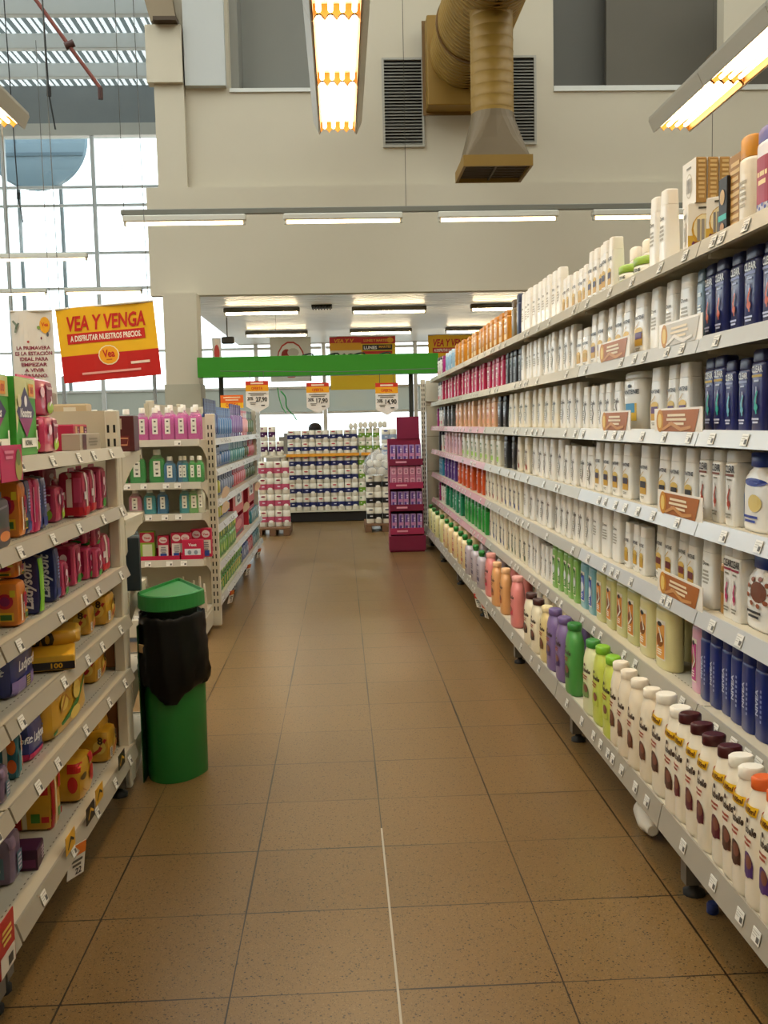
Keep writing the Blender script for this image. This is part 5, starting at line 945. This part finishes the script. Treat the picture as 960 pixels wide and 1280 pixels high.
grow(2, 6.66, 7.3, 4, 'nyl', 'navy and yellow razor pack', 'pack', sz=.9); grow(2, 7.3, 8.2, 6, 'gry', 'grey razor pack', 'pack', sz=1.1); grow(2, 8.2, 9.2, 6, 'red', 'bright red razor pack', 'pack', sz=.95); grow(2, 9.2, 10.2, 6, 'dk', 'dark razor pack', 'pack', sz=.8)
grow(3, 6.66, 7.4, 5, 'nyl', 'navy and yellow razor refill', 'pack', sz=.75); grow(3, 7.4, 7.82, 3, 'blu', 'light blue razor refill', 'pack', sz=.65)
grow(4, 6.66, 8.0, 9, 'lime', 'lime soap pack', 'soap'); grow(4, 6.66, 8.0, 9, 'gr2', 'stacked green soap pack', 'soap', .13); grow(4, 9.4, 10.2, 5, 'tl', 'teal soap pack', 'soap')
grow(5, 6.66, 8.4, 12, 'gr2', 'green soap pack', 'soap'); grow(5, 6.66, 8.4, 12, 'lime', 'stacked lime soap pack', 'soap', .1, .9); grow(5, 8.4, 9.0, 4, 'blk', 'blue soap pack', 'soap'); grow(5, 9.0, 9.5, 3, 'rd', 'red soap pack', 'soap'); grow(5, 9.5, 10.2, 4, 'tl', 'teal soap pack', 'soap')
for i, (a, b) in enumerate(((8.05, 8.9), (9.35, 10.0))):
    o = thing('display_box', ('nearer red soap display box with white header and black oval', 'farther red soap display box with white header and black oval')[i], 'display', (XG-.05, (a+b)/2, GZ[4]-.0035), PI/2); W = b-a
    m = MB(); RD = M('#b5243a', .45); m.box(-W/2, W/2, 0, .28, 0, .004, RD); m.box(-W/2, W/2, -.004, 0, 0, .16, RD); m.box(-W/2, -W/2+.004, 0, .28, 0, .38, RD); m.box(W/2-.004, W/2, 0, .28, 0, .38, RD); m.box(-W/2, W/2, .276, .28, 0, .38, RD); m.box(-W/2, W/2, -.004, .28, .2, .204, RD); m.build('tray', o)
    m = MB(); m.box(-W/2, W/2, -.008, -.004, .2, .385, M('#d4453a', .45)); m.box(-W*.3, W*.3, -.011, -.008, .27, .38, M('#efeae0', .45)); m.build('header', o)
    m = MB(); decal(m, lambda u, v: -.011, [('e', 0, .325, W*.17, .04, '#16161a'), ('e', 0, .325, W*.12, .012, '#c9c4b8')]); decal(m, lambda u, v: -.004, [('e', 0, .1, W*.3, .04, '#d87a7a'), ('r', -W*.4, W*.4, .01, .04, '#16161a')]); m.build('print', o)
    for k in range(3):
        place(GP['rd'], (XG-.13, (a+b)/2-W*.3+W*.3*k, GZ[4]+.003), PI/2, f'{ordn(k)} red soap pack inside the {("nearer", "farther")[i]} display box', 'soap', f'soap packs inside the {("nearer", "farther")[i]} display box', sx=1.2)
for i, y in enumerate((7.15, 8.5, 9.6)):
    hangtag(XG+.03, y, .135, PI/2-.4, f'{("nearest", "middle", "farthest")[i]} of three small cards hanging under the oral care deck')
for i, (y, z) in enumerate(((6.75, .84), (6.72, .74), (8.15, .62), (9.3, .72))):
    o = thing('shelf_talker', 'beige leaf shaped shelf talker sticking out, '+('by the navy razors', 'on the slotted post', 'on the nearer display box', 'on the farther display box')[i], 'sign', (XG+.03, y, z), .3)
    m = MB(); m.rings([[(u*.055, yy, v*.09) for u, v in ((0, 0), (.5, .1), (.95, .45), (1, .8), (.6, 1), (.2, .8), (0, .4))] for yy in (0, .002)], M('#d8c0a8', .5), False); m.build('card', o)

# ------------------------------------------------------------------ hanging price boards over the aisle end
def price_board(x, y, z1, w, h, lab, price, pct, beam_z):
    o = thing('hanging_price_board', lab, 'sign', (x, y, z1), 0, 'pentagon price boards')
    m = MB(); P = [(-w/2, -h*.8), (0, -h), (w/2, -h*.8), (w/2, 0), (-w/2, 0)]
    m.rings([[(u, yy, v) for u, v in P] for yy in (-.003, .003)], M('#e6e4df', .5), False); m.build('board', o)
    m = MB(); S = lambda u, v: -.003
    decal(m, S, [('r', -w/2, w/2, -h*.17, 0, '#c8321e'), ('r', -w/2, w/2, -h*.32, -h*.13, '#e8a51e'), ('t', 'OFERTA', 0, -h*.235, h*.13, '#c8321e', 0, 0, w*.5), ('l', 0, -h*.12, -h*.03, w*.8, 1, '#f0d8c0'), ('l', 0, -h*.47, -h*.36, w*.85, 2, '#77746c'), ('t', pct, -w*.31, -h*.55, h*.14, '#22221f', 0, 0, w*.26), ('t', price, w*.18, -h*.58, h*.2, '#22221f', 0, 0, w*.5), ('l', -w*.2, -h*.75, -h*.66, w*.3, 2, '#77746c'), ('l', w*.24, -h*.8, -h*.74, w*.24, 1, '#33322e')]); m.build('print', o)
    for s in (-.3, .3):
        m = MB(); m.tube([(s*w, 0, 0), (s*w, 0, .1)], .003, M('#4a4a48', .5), 6); m.build('hook', o)
    return o
price_board(-.837, 10.0, 1.79, .23, .32, 'pentagon price board over the oral care shelf end', '27,90', '20%', 2)
price_board(-.225, 10.0, 1.76, .23, .31, 'pentagon price board in front of the paper roll wall', '17,90', '20%', 2)
price_board(.475, 10.0, 1.745, .23, .33, 'pentagon price board above the pink stand', '14,90', '20%', 2)
o = thing('hanging_wire', 'thin steel wire strung across the aisle holding the pentagon boards', 'wire', (0, 10, 1.9)); m = MB(); m.tube([(-1.2, 0, -.005), (0, 0, -.035), (.97, 0, -.02)], .004, M('#5a5a58', .5), 6); m.build('cable', o)
o = thing('price_board', 'small orange and yellow offer card above the purple toothbrush packs', 'sign', (-1.05, 9.6, 1.515)); m = MB(); m.box(-.11, .11, -.003, .003, 0, .125, M('#e2681e', .5)); m.build('card', o)
m = MB(); decal(m, lambda u, v: -.003, [('r', -.11, .11, 0, .05, '#e9b52a'), ('t', 'OFERTA', 0, .028, .05, '#c8321e', 0, 0, .12), ('l', 0, .065, .115, .18, 2, '#f2c8a0')]); m.build('print', o)
m = MB(); m.box(-.003, .003, .003, .006, -.26, .1, M('#77756e', .5)); m.build('stake', o)

# ------------------------------------------------------------------ far end: green beam, paper roll wall, pallets, pink stand
gb = thing('green_beam', 'bright green signage beam spanning the end of the aisle', 'beam', (0, 13.3, 2.0))
m = MB(); m.rbox(-1.9, 1.34, 0, .22, 0, .27, M('#2f8a17', .45), .004); m.build('fascia', gb)
for x in (-1.62, .98):
    m = MB(); m.rbox(x-.03, x+.03, .22, .28, -2.0, .2, M('#2a2f28', .5), .004); m.build('post', gb)
for i in range(4):
    m = MB(); m.tube([(-.5+.35*i+.15*math.sin(t), .1+.03*math.cos(t*3), .275+.02*abs(math.sin(t*2))) for t in [k*.35 for k in range(6)]], .012, M('#1d211c', .6), 6); m.build('cable', gb)
YT = 13.42
rs = thing('roll_rack', 'dark based rack carrying the wall of paper rolls', 'shelving', (-.26, YT, 0))
m = MB(); m.rbox(-.62, .68, .05, .55, .0, .14, M('#1a1614', .6), .01); m.box(-.62, .68, .5, .53, .14, 1.18, M('#8f8a80', .6)); m.build('frame', rs)
m = MB(); m.box(-.62, .68, .02, .55, .915, .935, SHELF); m.build('shelf', rs); m = MB(); m.box(-.55, .5, .0, .02, .905, .945, M('#e0992a', .45)); m.box(.53, .66, .0, .02, .905, .945, M('#e0992a', .45)); m.build('price_strip', rs)
m = MB(); m.box(-.62, .68, .02, .55, .14, .16, SHELF); m.build('deck', rs)
def rolls(name, band, logo, nx=2, nz=2, r=.047, h=.094, blk=False):
    m = MB(); PP = noisy('tissue_paper', '#ece7d8', '#e3ddca', 5, .8)
    for a in range(nx):
        for b in range(nz):
            m.lathe([(b*h+.001, .02), (b*h+.001, r-.004), (b*h+.005, r), (b*h+h-.005, r), (b*h+h-.001, r-.004), (b*h+h-.001, .02)], PP, 14, ((a-(nx-1)/2)*2*r, 0, 0))
    parts = [('paper_rolls', m.mesh(name+'_rolls'))]
    w = nx*r; m = MB(); H_ = nz*h
    def cyl(z0, z1, e, mat):
        rr = []
        for z in (z0, z1):
            ring = []
            for a in range(nx*8+1):
                u = -w+2*w*a/(nx*8); du = ((u+w) % (2*r))-r
                if a == nx*8: du = r
                ring.append((u, -math.sqrt(max(0, r*r-du*du))*.55-r*.46-e, z))
            rr.append(ring)
        m.rings(rr, mat, True, False, False, closed=False)
    if band: cyl(H_*.5-h*.42, H_*.5+h*.25, .0015, M(band, .35))
    if blk: cyl(h*.2, h*.75, .0015, M(band, .35))
    if band:
        decal(m, lambda u, v: -r*1.0, [('e', -w*.45, H_*.86, w*.3, h*.1, logo), ('e', w*.5, H_*.33, w*.3, h*.16, '#f2efe6'), ('l', -w*.4, H_*.42, H_*.52, w*.5, 1, '#e9e6f0')], .002)
        parts.append(('printed_film', m.mesh(name+'_film')))
    return dict(name=name, parts=parts, W=2*w, D=2*r, H=H_)
RP = dict(n=rolls('paper_roll_pack', '#232a5c', '#b0303a'), p=rolls('paper_roll_pack', '#4a1d4e', '#8a2a5a'), q=rolls('paper_roll_pack', '#4a1d4e', '#8a2a5a', 1), g=rolls('paper_roll_pack', '#6f9a2e', '#3f7a2a', 1), g2=rolls('paper_roll_pack', '#8aa84a', '#3f7a2a', 2), k=rolls('paper_roll_pack', '#1d1d20', '#55555c', 2), m=rolls('paper_roll_pack', '#b8506a', '#8a1f3a', 2), w=rolls('paper_roll_pack', '#8fa0bc', '#3a4a8a', 2))
LV = ['bottom', 'second', 'third', 'fourth']
for lv in range(4):
    z = .16+.188*lv
    place(RP['q'], (-.79, YT+.09, z), 0, f'narrow purple banded roll pack in the {LV[lv]} layer of the lower wall', 'paper rolls', 'narrow purple roll packs')
    for c in range(5):
        place(RP['n'], (-.645+.193*c, YT+.08, z), 0, f'navy banded roll pack, {ordn(c)} from the column side in the {LV[lv]} layer', 'paper rolls', 'navy roll packs on the lower wall')
    place(RP['g'], (.275, YT+.09, z), 0, f'narrow green banded roll pack in the {LV[lv]} layer of the lower wall', 'paper rolls', 'narrow green roll packs')
for lv in range(2):
    z = .936+.164*lv
    for c in range(5):
        place(RP['n'], (-.645+.193*c, YT+.1, z), 0, f'navy banded roll pack, {ordn(c)} from the column side, {("lower", "upper")[lv]} layer of the top shelf', 'paper rolls', 'navy roll packs on the top shelf', sz=.87)
    for c in range(3): place(RP['g'], (.285+.1*c, YT+.12, z), 0, f'green banded roll pack, {ordn(c)} from the navy packs, {("lower", "upper")[lv]} layer of the top shelf', 'paper rolls', 'green roll packs on the top shelf', sz=.87+.08*lv)
for c in range(4):                                     # packs lying on top show their cores
    o = place(RP['g2'] if c else RP['n'], (.17+.135*c, YT+.25, 1.306 if c == 0 else 1.322), 0, f'roll pack lying with its cores showing, {ordn(c)} along the top of the wall', 'paper rolls', 'roll packs lying on top', sx=.66, rx=PI/2)
sr = thing('roll_rack', 'low white rack of purple roll packs next to the oral care shelf end', 'shelving', (-.93, 12.6, 0))
m = MB(); m.box(-.13, .2, 0, .4, .93, .95, SHELF); m.build('shelf', sr)
for x in (-.11, .18):
    for y in (.02, .38):
        m = MB(); m.box(x-.012, x+.012, y-.012, y+.012, 0, .93, UPR); m.build('leg', sr)
for c in range(3): place(RP['q'], (-.99+.1*c, 12.68, .951), 0, f'purple roll pack, {ordn(c)} from the shelf end on the low white rack', 'paper rolls', 'purple roll packs on the low rack')
place(RP['q'], (-.99, 12.68, 1.14), 0, 'purple roll pack on top of another by the shelf end', 'paper rolls'); place(RP['q'], (-.89, 12.68, 1.14), 0, 'second purple roll pack on top of another by the shelf end', 'paper rolls')
WOOD = noisy('pallet_wood', '#6a4a30', '#7c5a3c', 6, .8)
def pallet(x, y, w, d, lab):
    o = thing('pallet', lab, 'pallet', (x, y, 0))
    for k in range(3):
        m = MB(); xx = -w/2+.04+(w-.08)*k/2; m.rbox(xx-.04, xx+.04, 0, d, 0, .075, WOOD, .004); m.build('bearer', o)
    for k in range(5):
        m = MB(); yy = d*k/5; m.rbox(-w/2, w/2, yy, yy+d*.16, .075, .1, WOOD, .003); m.build('deck_board', o)
pallet(.52, 12.0, .5, .7, 'wooden pallet under the black and white roll packs'); pallet(-.86, 11.85, .42, .6, 'wooden pallet under the pink roll packs')
for lv in range(3):
    for c in range(2):
        place(RP['k'], (.39+.2*c, 12.1, .101+.198*lv), 0, f'black banded roll pack, {("column", "stand")[c]} side, {("bottom", "middle", "top")[lv]} layer on the pallet', 'paper rolls', 'black banded roll packs on the pallet', sz=1.05, sx=1.03)
        place(RP['w'], (.39+.2*c, 12.3, .101+.198*lv), 0, f'blue banded roll pack behind, {("column", "stand")[c]} side, {("bottom", "middle", "top")[lv]} layer on the pallet', 'paper rolls', 'blue banded roll packs behind', sz=1.05)
for lv in range(3): place(RP['w'], (.6, 12.28, .70+.19*lv), 0, f'pale blue banded roll pack, {("bottom", "middle", "top")[lv]} of the tall stack behind the pink stand', 'paper rolls', 'pale blue roll packs in the tall stack')
wrap = M('#f0f0ee', .12, alpha=.28, coat=.5)
bg = thing('film_bundle', 'loose bundle of rolls in clear film on the pallet', 'bundle', (.46, 12.1, .70))
for i, (x, z, rz) in enumerate(((-.09, .05, .3), (.03, .05, -.2), (-.03, .14, .6), (.09, .13, .1), (-.11, .15, 0), (.02, .22, -.4))):
    m = MB(); m.lathe([(-.045, .016), (-.045, .04), (-.04, .045), (.04, .045), (.045, .04), (.045, .016)], noisy('roll_paper', '#e6e1d2', '#dcd6c4', 5, .8), 14); c_ = m.build('paper_roll', bg, (x, -.02, z)); c_.rotation_euler = (PI/2, 0, rz)
m = MB(); rr = []
for k, (z, s) in enumerate(((0, .9), (.05, 1.05), (.12, 1.0), (.2, .85), (.27, .55), (.31, .2))):
    rr.append([(s*.19*math.cos(2*PI*i/18)*(1+.08*math.sin(i*3.3+k)), s*.12*math.sin(2*PI*i/18)*(1+.08*math.sin(i*2.1+k))-.0, z) for i in range(18)])
m.rings(rr, wrap); m.build('clear_film', bg)
for lv in range(4):
    for c in range(2): place(RP['m'], (-.93+.19*c, 12.02, .101+.2*lv), 0, f'pink banded roll pack, {("shelf", "aisle")[c]} side, {("bottom", "second", "third", "top")[lv]} layer of its pallet', 'paper rolls', 'pink roll packs on the pallet', sz=1.06)
# pink stand
ps = thing('display_stand', 'pink cardboard display stand with lilac packs at the gondola end', 'display', (.66, 10.05, 0))
PK = M('#8f2448', .55); PK2 = M('#7d1c3e', .55); W = .17
m = MB(); m.box(-W, W, .34, .36, 0, 1.17, PK); m.box(-.07, W, .33, .36, 1.17, 1.40, PK); m.build('back_card', ps)
m = MB(); m.box(-W-.01, W+.01, 0, .34, 0, .16, PK); m.box(-W-.02, W+.02, -.02, .0, .02, .17, PK2); m.build('base', ps)
for s in (-1, 1):
    m = MB(); m.rings([[(s*W-.004+e, y, z) for y, z in ((.02, .16), (.34, .16), (.34, 1.17), (.2, 1.1))] for e in (0, .008)], PK, False); m.build('side_card', ps)
SHZ = [.215, .46, .69, .93]
for i, z in enumerate(SHZ):
    m = MB(); m.box(-W, W, .0, .34, z-.012, z, PK); m.box(-W-.005, W+.005, -.012, 0, z-.03, z+.035, PK2 if i % 2 else M('#a83058', .5)); 
    sh = m.build('tray', ps)
    m = MB(); decal(m, lambda u, v: -.012, [('t', 'MIMOSA', 0, z+.003, .035, '#e8a0b8')]) if False else decal(m, lambda u, v: -.012, [('l', -.05, z-.012, z+.02, .16, 1, '#e8a8bc')]); m.build('print', sh)
lil = carton('lilac_pack', .055, .07, .17, '#a58ac0', [('r', -.015, .005, .01, .16, '#5f3f94'), ('l', .012, .03, .14, .02, 5, '#e3d4ec'), ('r', -.025, .025, .06, .09, '#c98ab8')], flap='#8f6fb0')
rsp = carton('rose_pack', .06, .07, .1, '#c47a98', [('r', -.02, .02, .02, .08, '#e3b4c6'), ('l', 0, .03, .07, .03, 3, '#8a3a5e')], flap='#d49ab2')
for i, z in enumerate(SHZ):
    for c in range(5):
        x = .66-.13+.065*c; top = ('lowest', 'second', 'third', 'highest')[i]
        if i in (0, 3): place(lil, (x, 10.09, z), R_.uniform(-.15, .15), f'lilac pack, {ordn(c)} from the open side on the {top} tray of the pink stand', 'pack', f'lilac packs on the {top} tray', sz=1.05)
        elif i == 2:
            for d in range(2): place(rsp, (x, 10.09, z+.1*d), R_.uniform(-.1, .1), f'rose pack, {ordn(c)} from the open side, {("bottom", "top")[d]} layer of the third tray', 'pack', 'rose packs on the third tray', sz=.98)
        else: place(lil, (x, 10.1, z+.005), R_.uniform(-.2, .2), f'lilac pack, {ordn(c)} from the open side on the second tray of the pink stand', 'pack', 'lilac packs on the second tray', sz=.95)

# ------------------------------------------------------------------ banners
def banner(x0, x1, y, z0, z1, tilt, lab, cloth, dec, wires=True, cat='banner', name='hanging_banner'):
    W, Hh = x1-x0, z1-z0; o = thing(name, lab, cat, ((x0+x1)/2, y, (z0+z1)/2)); o.rotation_euler = (0, -tilt, 0)
    m = MB(); n = 10; wv = lambda u: .012*math.sin(u/W*7)
    vs = [(-W/2+W*i/n, wv(-W/2+W*i/n)+e, v) for e in (0, .003) for v in (-Hh/2, Hh/2) for i in range(n+1)]; k = n+1
    fs = [(i, i+1, k+i+1, k+i) for i in range(n)]+[(3*k+i, 3*k+i+1, 2*k+i+1, 2*k+i) for i in range(n)]+[(k+i, k+i+1, 3*k+i+1, 3*k+i) for i in range(n)]+[(2*k+i, 2*k+i+1, i+1, i) for i in range(n)]
    m.add(vs, fs, M(cloth, .5)); m.build('panel', o)
    m = MB(); decal(m, lambda u, v: wv(u), dec(W, Hh), .0025); m.build('print', o)
    m = MB(); m.tube([(-W/2, 0, Hh/2), (W/2, 0, Hh/2)], .008, M('#d8d8d4', .4)); m.build('top_rail', o)
    if wires:
        for s in (-1, 1):
            m = MB(); m.tube([(s*W*.45, 0, Hh/2), (s*W*.45+tilt*2.0, 0, Hh/2+2.2)], .003, M('#6a6a66', .5), 6); m.build('suspension_wire', o)
    return o
def vea(W, Hh): return [('r', -W/2, W/2, -Hh/2, -Hh*.14, '#c01f1c'), ('r', -W*.41, W*.38, Hh*.015, Hh*.155, '#c8261e'), ('t', 'VEA Y VENGA', 0, Hh*.285, Hh*.27, '#c8261e', 0, .2, W*.79), ('t', 'A DISFRUTAR NUESTROS PRECIOS.', -W*.02, Hh*.085, Hh*.105, '#f6f0e0', 0, .1, W*.72), ('e', -W*.01, -Hh*.17, W*.105, Hh*.135, '#f6e9c8'), ('e', -W*.01, -Hh*.17, W*.095, Hh*.122, '#f0a81e'), ('t', 'Vea', -W*.01, -Hh*.15, Hh*.14, '#c01f1c', 0, 0, W*.12), ('l', -W*.01, -Hh*.245, -Hh*.22, W*.08, 1, '#c05a1c'), ('l', W*.3, -Hh*.33, -Hh*.27, W*.28, 1, '#f0d8c8'), ('l', 0, -Hh*.42, -Hh*.37, W*.85, 1, '#e8a8a0')]
banner(-2.09, -1.36, 7.5, 1.71, 2.26, .075, 'yellow and red banner tilted above the mouthwash shelves', '#edb81a', vea)
def prim(W, Hh):
    L = ['LA PRIMAVERA', 'ES LA ESTACIÓN', 'IDEAL PARA', 'EMPEZAR', 'A VIVIR', 'VERSANO.']
    r = [('t', s, 0, Hh*(.19-.047*k), Hh*.042, '#8a2f4a', 0, 0, W*wd) for k, (s, wd) in enumerate(zip(L, (.8, .88, .66, .6, .45, .62)))]
    return r+[('e', W*.3, Hh*.38, W*.13, Hh*.07, '#e8a824'), ('t', 'Vea', W*.3, Hh*.385, W*.13, '#c8341e', 0, 0, W*.17), ('e', W*.15, Hh*.36, W*.04, Hh*.015, '#7a9a4a'), ('e', W*.36, Hh*.3, W*.03, Hh*.02, '#5a5a62'), ('e', W*.2, Hh*.27, W*.02, Hh*.012, '#8a3a4a'), ('s', [(-W*.45, Hh*.42), (-W*.35, Hh*.38), (-W*.4, Hh*.32)], .012, '#7a8a7a'), ('s', [(-W*.3, Hh*.4), (-W*.38, Hh*.35)], .01, '#5a6a5a'), ('e', -W*.1, Hh*.24, W*.03, Hh*.01, '#b03a3a')]
banner(-2.76, -2.41, 8.5, 1.35, 2.345, .01, 'white spring poster hanging behind the yellow banner', '#dcdad5', prim)
banner(1.36, 2.1, 15, 2.1, 2.66, .0, 'second yellow banner showing over the golden bottles', '#edb81a', vea, False)
def pizza(W, Hh): return [('e', 0, .0, W*.34, Hh*.42, '#b8301f'), ('e', 0, .0, W*.31, Hh*.38, '#f0eee8'), ('r', -W*.29, W*.29, -Hh*.22, -Hh*.02, '#b8301f'), ('e', -W*.1, Hh*.1, W*.13, Hh*.14, '#a02a22'), ('e', W*.06, Hh*.16, W*.14, Hh*.1, '#c9c0b4'), ('t', '2 CUOTAS', 0, -Hh*.12, Hh*.15, '#f2efe8', 0, 0, W*.5)]
banner(-1.04, -.42, 15, 2.0, 2.66, 0, 'white sign with a round red logo above the green beam', '#dfdcd4', pizza, False)
def ofer(W, Hh): return [('r', -W/2, W/2, Hh*.36, Hh/2, '#c4261e'), ('r', -W/2, -W*.02, Hh*.24, Hh*.38, '#e8a81e'), ('r', -W/2, -W*.02, -Hh*.05, Hh*.24, '#d8d2c4'), ('t', 'VEA Y V', -W*.28, Hh*.42, Hh*.09, '#e8a81e', 0, .15, W*.3), ('t', 'LUNES Y MARTES', W*.2, Hh*.42, Hh*.06, '#f0b83a', 0, 0, W*.36), ('t', '16%', -W*.25, Hh*.1, Hh*.22, '#1c1a18', 0, 0, W*.42), ('r', 0, W*.45, Hh*.24, Hh*.34, '#1d1b1a'), ('t', 'LUNES', W*.12, Hh*.285, Hh*.08, '#f0ede6', 0, 0, W*.2), ('t', 'MARTES', W*.34, Hh*.3, Hh*.06, '#e8a81e', 0, 0, W*.18), ('r', 0, W*.45, Hh*.02, Hh*.22, '#c4261e'), ('t', 'JUBILADOS Y', W*.22, Hh*.12, Hh*.1, '#f2efe8', 0, 0, W*.4), ('e', W*.42, Hh*.42, W*.05, Hh*.05, '#f0a81e')]
banner(-.14, .86, 15, 1.86, 2.66, 0, 'red and yellow offer banner behind the green beam', '#e8bf22', ofer, False)
banner(-2.1, -1.95, 16.5, 2.3, 2.8, 0, 'narrow white sign with a red mark beside the column', '#dfdcd6', lambda W, Hh: [('e', 0, 0, W*.3, Hh*.3, '#b8403a')], False)
o = thing('ceiling_grille', 'small black grille between two battens on the slatted low ceiling', 'vent', (-.25, 15.6, 3.12)); m = MB(); m.box(-.16, .16, -.16, .16, .05, .08, M('#22221f', .7)); m.build('housing', o); m = MB(); [m.box(-.15+.045*k, -.13+.045*k, -.15, .15, .03, .05, M('#3a3a36', .6)) for k in range(7)]; m.build('slats', o)
o = thing('ceiling_camera', 'small dark security camera under the low ceiling by the column', 'camera', (-1.9, 17, 2.75)); m = MB(); m.rbox(-.1, .12, -.05, .05, 0, .12, M('#3a3a38', .5), .02); m.build('body', o); m = MB(); m.box(-.01, .01, -.01, .01, .12, .45, M('#55534e', .5)); m.build('stem', o)

o = thing('hanging_garland', 'thin bright green garland hanging in front of the frosted window band', 'garland', (-1.02, 16.2, 1.9))
m = MB(); m.tube([(.05+.03*math.sin(k*.7)+.018*k, 0, -.04*k) for k in range(13)], .012, M('#2fae5a', .4), 6); m.tube([(.0, 0, .05), (.02, 0, -.1), (.06, 0, -.26), (.13, 0, -.36)], .01, M('#59c47a', .4), 6); m.build('strand', o)
m = MB(); m.tube([(.0, 0, .05), (.0, 0, 1.3)], .003, M('#6a6a66', .5), 6); m.build('suspension_wire', o)
# ------------------------------------------------------------------ checkouts by the front windows and the seated cashier
for i, x in enumerate((-4.9, -3.3, -1.0, .9)):
    o = thing('checkout_counter', ('checkout counter farthest from the aisle by the tall windows', 'checkout counter beside the column', 'checkout counter behind the paper roll wall', 'checkout counter behind the pink stand')[i], 'counter', (x, 17.5, 0), 0, 'checkout counters')
    m = MB(); m.rbox(-.35, .35, 0, 1.9, .0, .85, M('#c9c6bd', .5), .02); m.build('body', o); m = MB(); m.rbox(-.38, .38, -.05, 1.95, .85, .9, M('#6f7274', .4), .01); m.build('top', o)
    m = MB(); m.rbox(-.03, .03, .2, .26, .9, 2.3 if i < 2 else 1.2, M('#9a9c9a', .4), .01); m.build('lamp_post', o)
def body(name, pts, edges, rad, mat, parent, root=0, lv=2):
    me = bpy.data.meshes.new(name); me.from_pydata(pts, edges, []); o = link(name, me, parent); me.materials.append(mat)
    o.modifiers.new('skin', 'SKIN'); sd = o.modifiers.new('sub', 'SUBSURF'); sd.levels = lv; sd.render_levels = lv
    for i, r_ in enumerate(rad):
        v = me.skin_vertices[0].data[i]; v.radius = (r_, r_) if not isinstance(r_, tuple) else r_; v.use_root = i == root
    return o
st_ = thing('stool', 'checkout stool under the seated dark haired cashier', 'stool', (-.42, 15.9, 0)); m = MB(); m.lathe([(.39, .17), (.43, .18), (.44, .16)], M('#2a2a2c', .6), 18); m.build('seat', st_); m = MB(); m.lathe([(0, .2), (.02, .2), (.03, .03), (.39, .03)], M('#55565a', .4, metal=.6), 16); m.build('pedestal', st_)
pe = thing('person', 'dark haired person seated behind the wall of paper rolls, only the crown showing', 'person', (-.42, 15.9, .0), .3)
P_ = [(0, 0, .58), (0, .0, .8), (0, .0, .97), (0, -.01, 1.07), (.17, 0, .98), (.23, -.03, .74), (.18, -.24, .7), (.14, -.33, .71), (-.17, 0, .98), (-.23, -.03, .74), (-.18, -.24, .7), (-.14, -.33, .71), (.1, -.05, .56), (.11, -.42, .53), (.11, -.40, .1), (.11, -.52, .04), (-.1, -.05, .56), (-.11, -.42, .53), (-.11, -.40, .1), (-.11, -.52, .04), (0, -.02, 1.14), (0, -.03, 1.21), (0, -.02, 1.29)]
E_ = [(0, 1), (1, 2), (2, 3), (2, 4), (4, 5), (5, 6), (6, 7), (2, 8), (8, 9), (9, 10), (10, 11), (0, 12), (12, 13), (13, 14), (14, 15), (0, 16), (16, 17), (17, 18), (18, 19), (3, 20), (20, 21), (21, 22)]
RD_ = [.14, .13, .13, .055, .06, .045, .038, .035, .06, .045, .038, .035, .085, .065, .045, .04, .085, .065, .045, .04, .07, .095, .085]
body('body', P_, E_, RD_, M('#b98a68', .6), pe)
m = MB(); m.lathe([(0, .155), (.2, .16), (.38, .15), (.44, .08)], M('#b5363a', .7), 18, (0, 0, .57)); m.build('shirt', pe)
m = MB(); m.rings([[(s*.105*math.cos(2*PI*i/18)*(1+.04*math.sin(i*4)), -.015+s*.115*math.sin(2*PI*i/18), z) for i in range(18)] for z, s in ((1.2, .85), (1.24, 1.02), (1.29, 1.03), (1.33, .9), (1.36, .6), (1.372, .2))], noisy('dark_hair', '#17120f', '#241a15', 30, .6, .4)); m.build('hair', pe)

# ================================================================== CAMERA, WORLD
cam = bpy.data.cameras.new('camera'); co = bpy.data.objects.new('camera', cam); C.objects.link(co)
cam.sensor_fit = 'VERTICAL'; cam.sensor_height = 36; cam.lens = 36*F/1280; cam.clip_start = .05; cam.clip_end = 300
co.matrix_world = Matrix(((RT.x, UP.x, -FW.x, 0), (RT.y, UP.y, -FW.y, 0), (RT.z, UP.z, -FW.z, H), (0, 0, 0, 1)))
bpy.context.scene.camera = co
wd = bpy.data.worlds.new('daylight'); wd.use_nodes = True; bpy.context.scene.world = wd
bgn = wd.node_tree.nodes['Background']; bgn.inputs[0].default_value = (.93, .97, 1, 1); bgn.inputs[1].default_value = 3.4
sc = bpy.context.scene; vs_ = sc.view_settings
vs_.view_transform = 'Standard'; vs_.look = 'None'; vs_.exposure = 0.22; vs_.gamma = 1; vs_.use_curve_mapping = False
sc.cycles.max_bounces = 6; sc.cycles.diffuse_bounces = 3; sc.cycles.glossy_bounces = 3; sc.cycles.transparent_max_bounces = 10; sc.cycles.use_denoising = True
sc.cycles.sample_clamp_indirect = 6
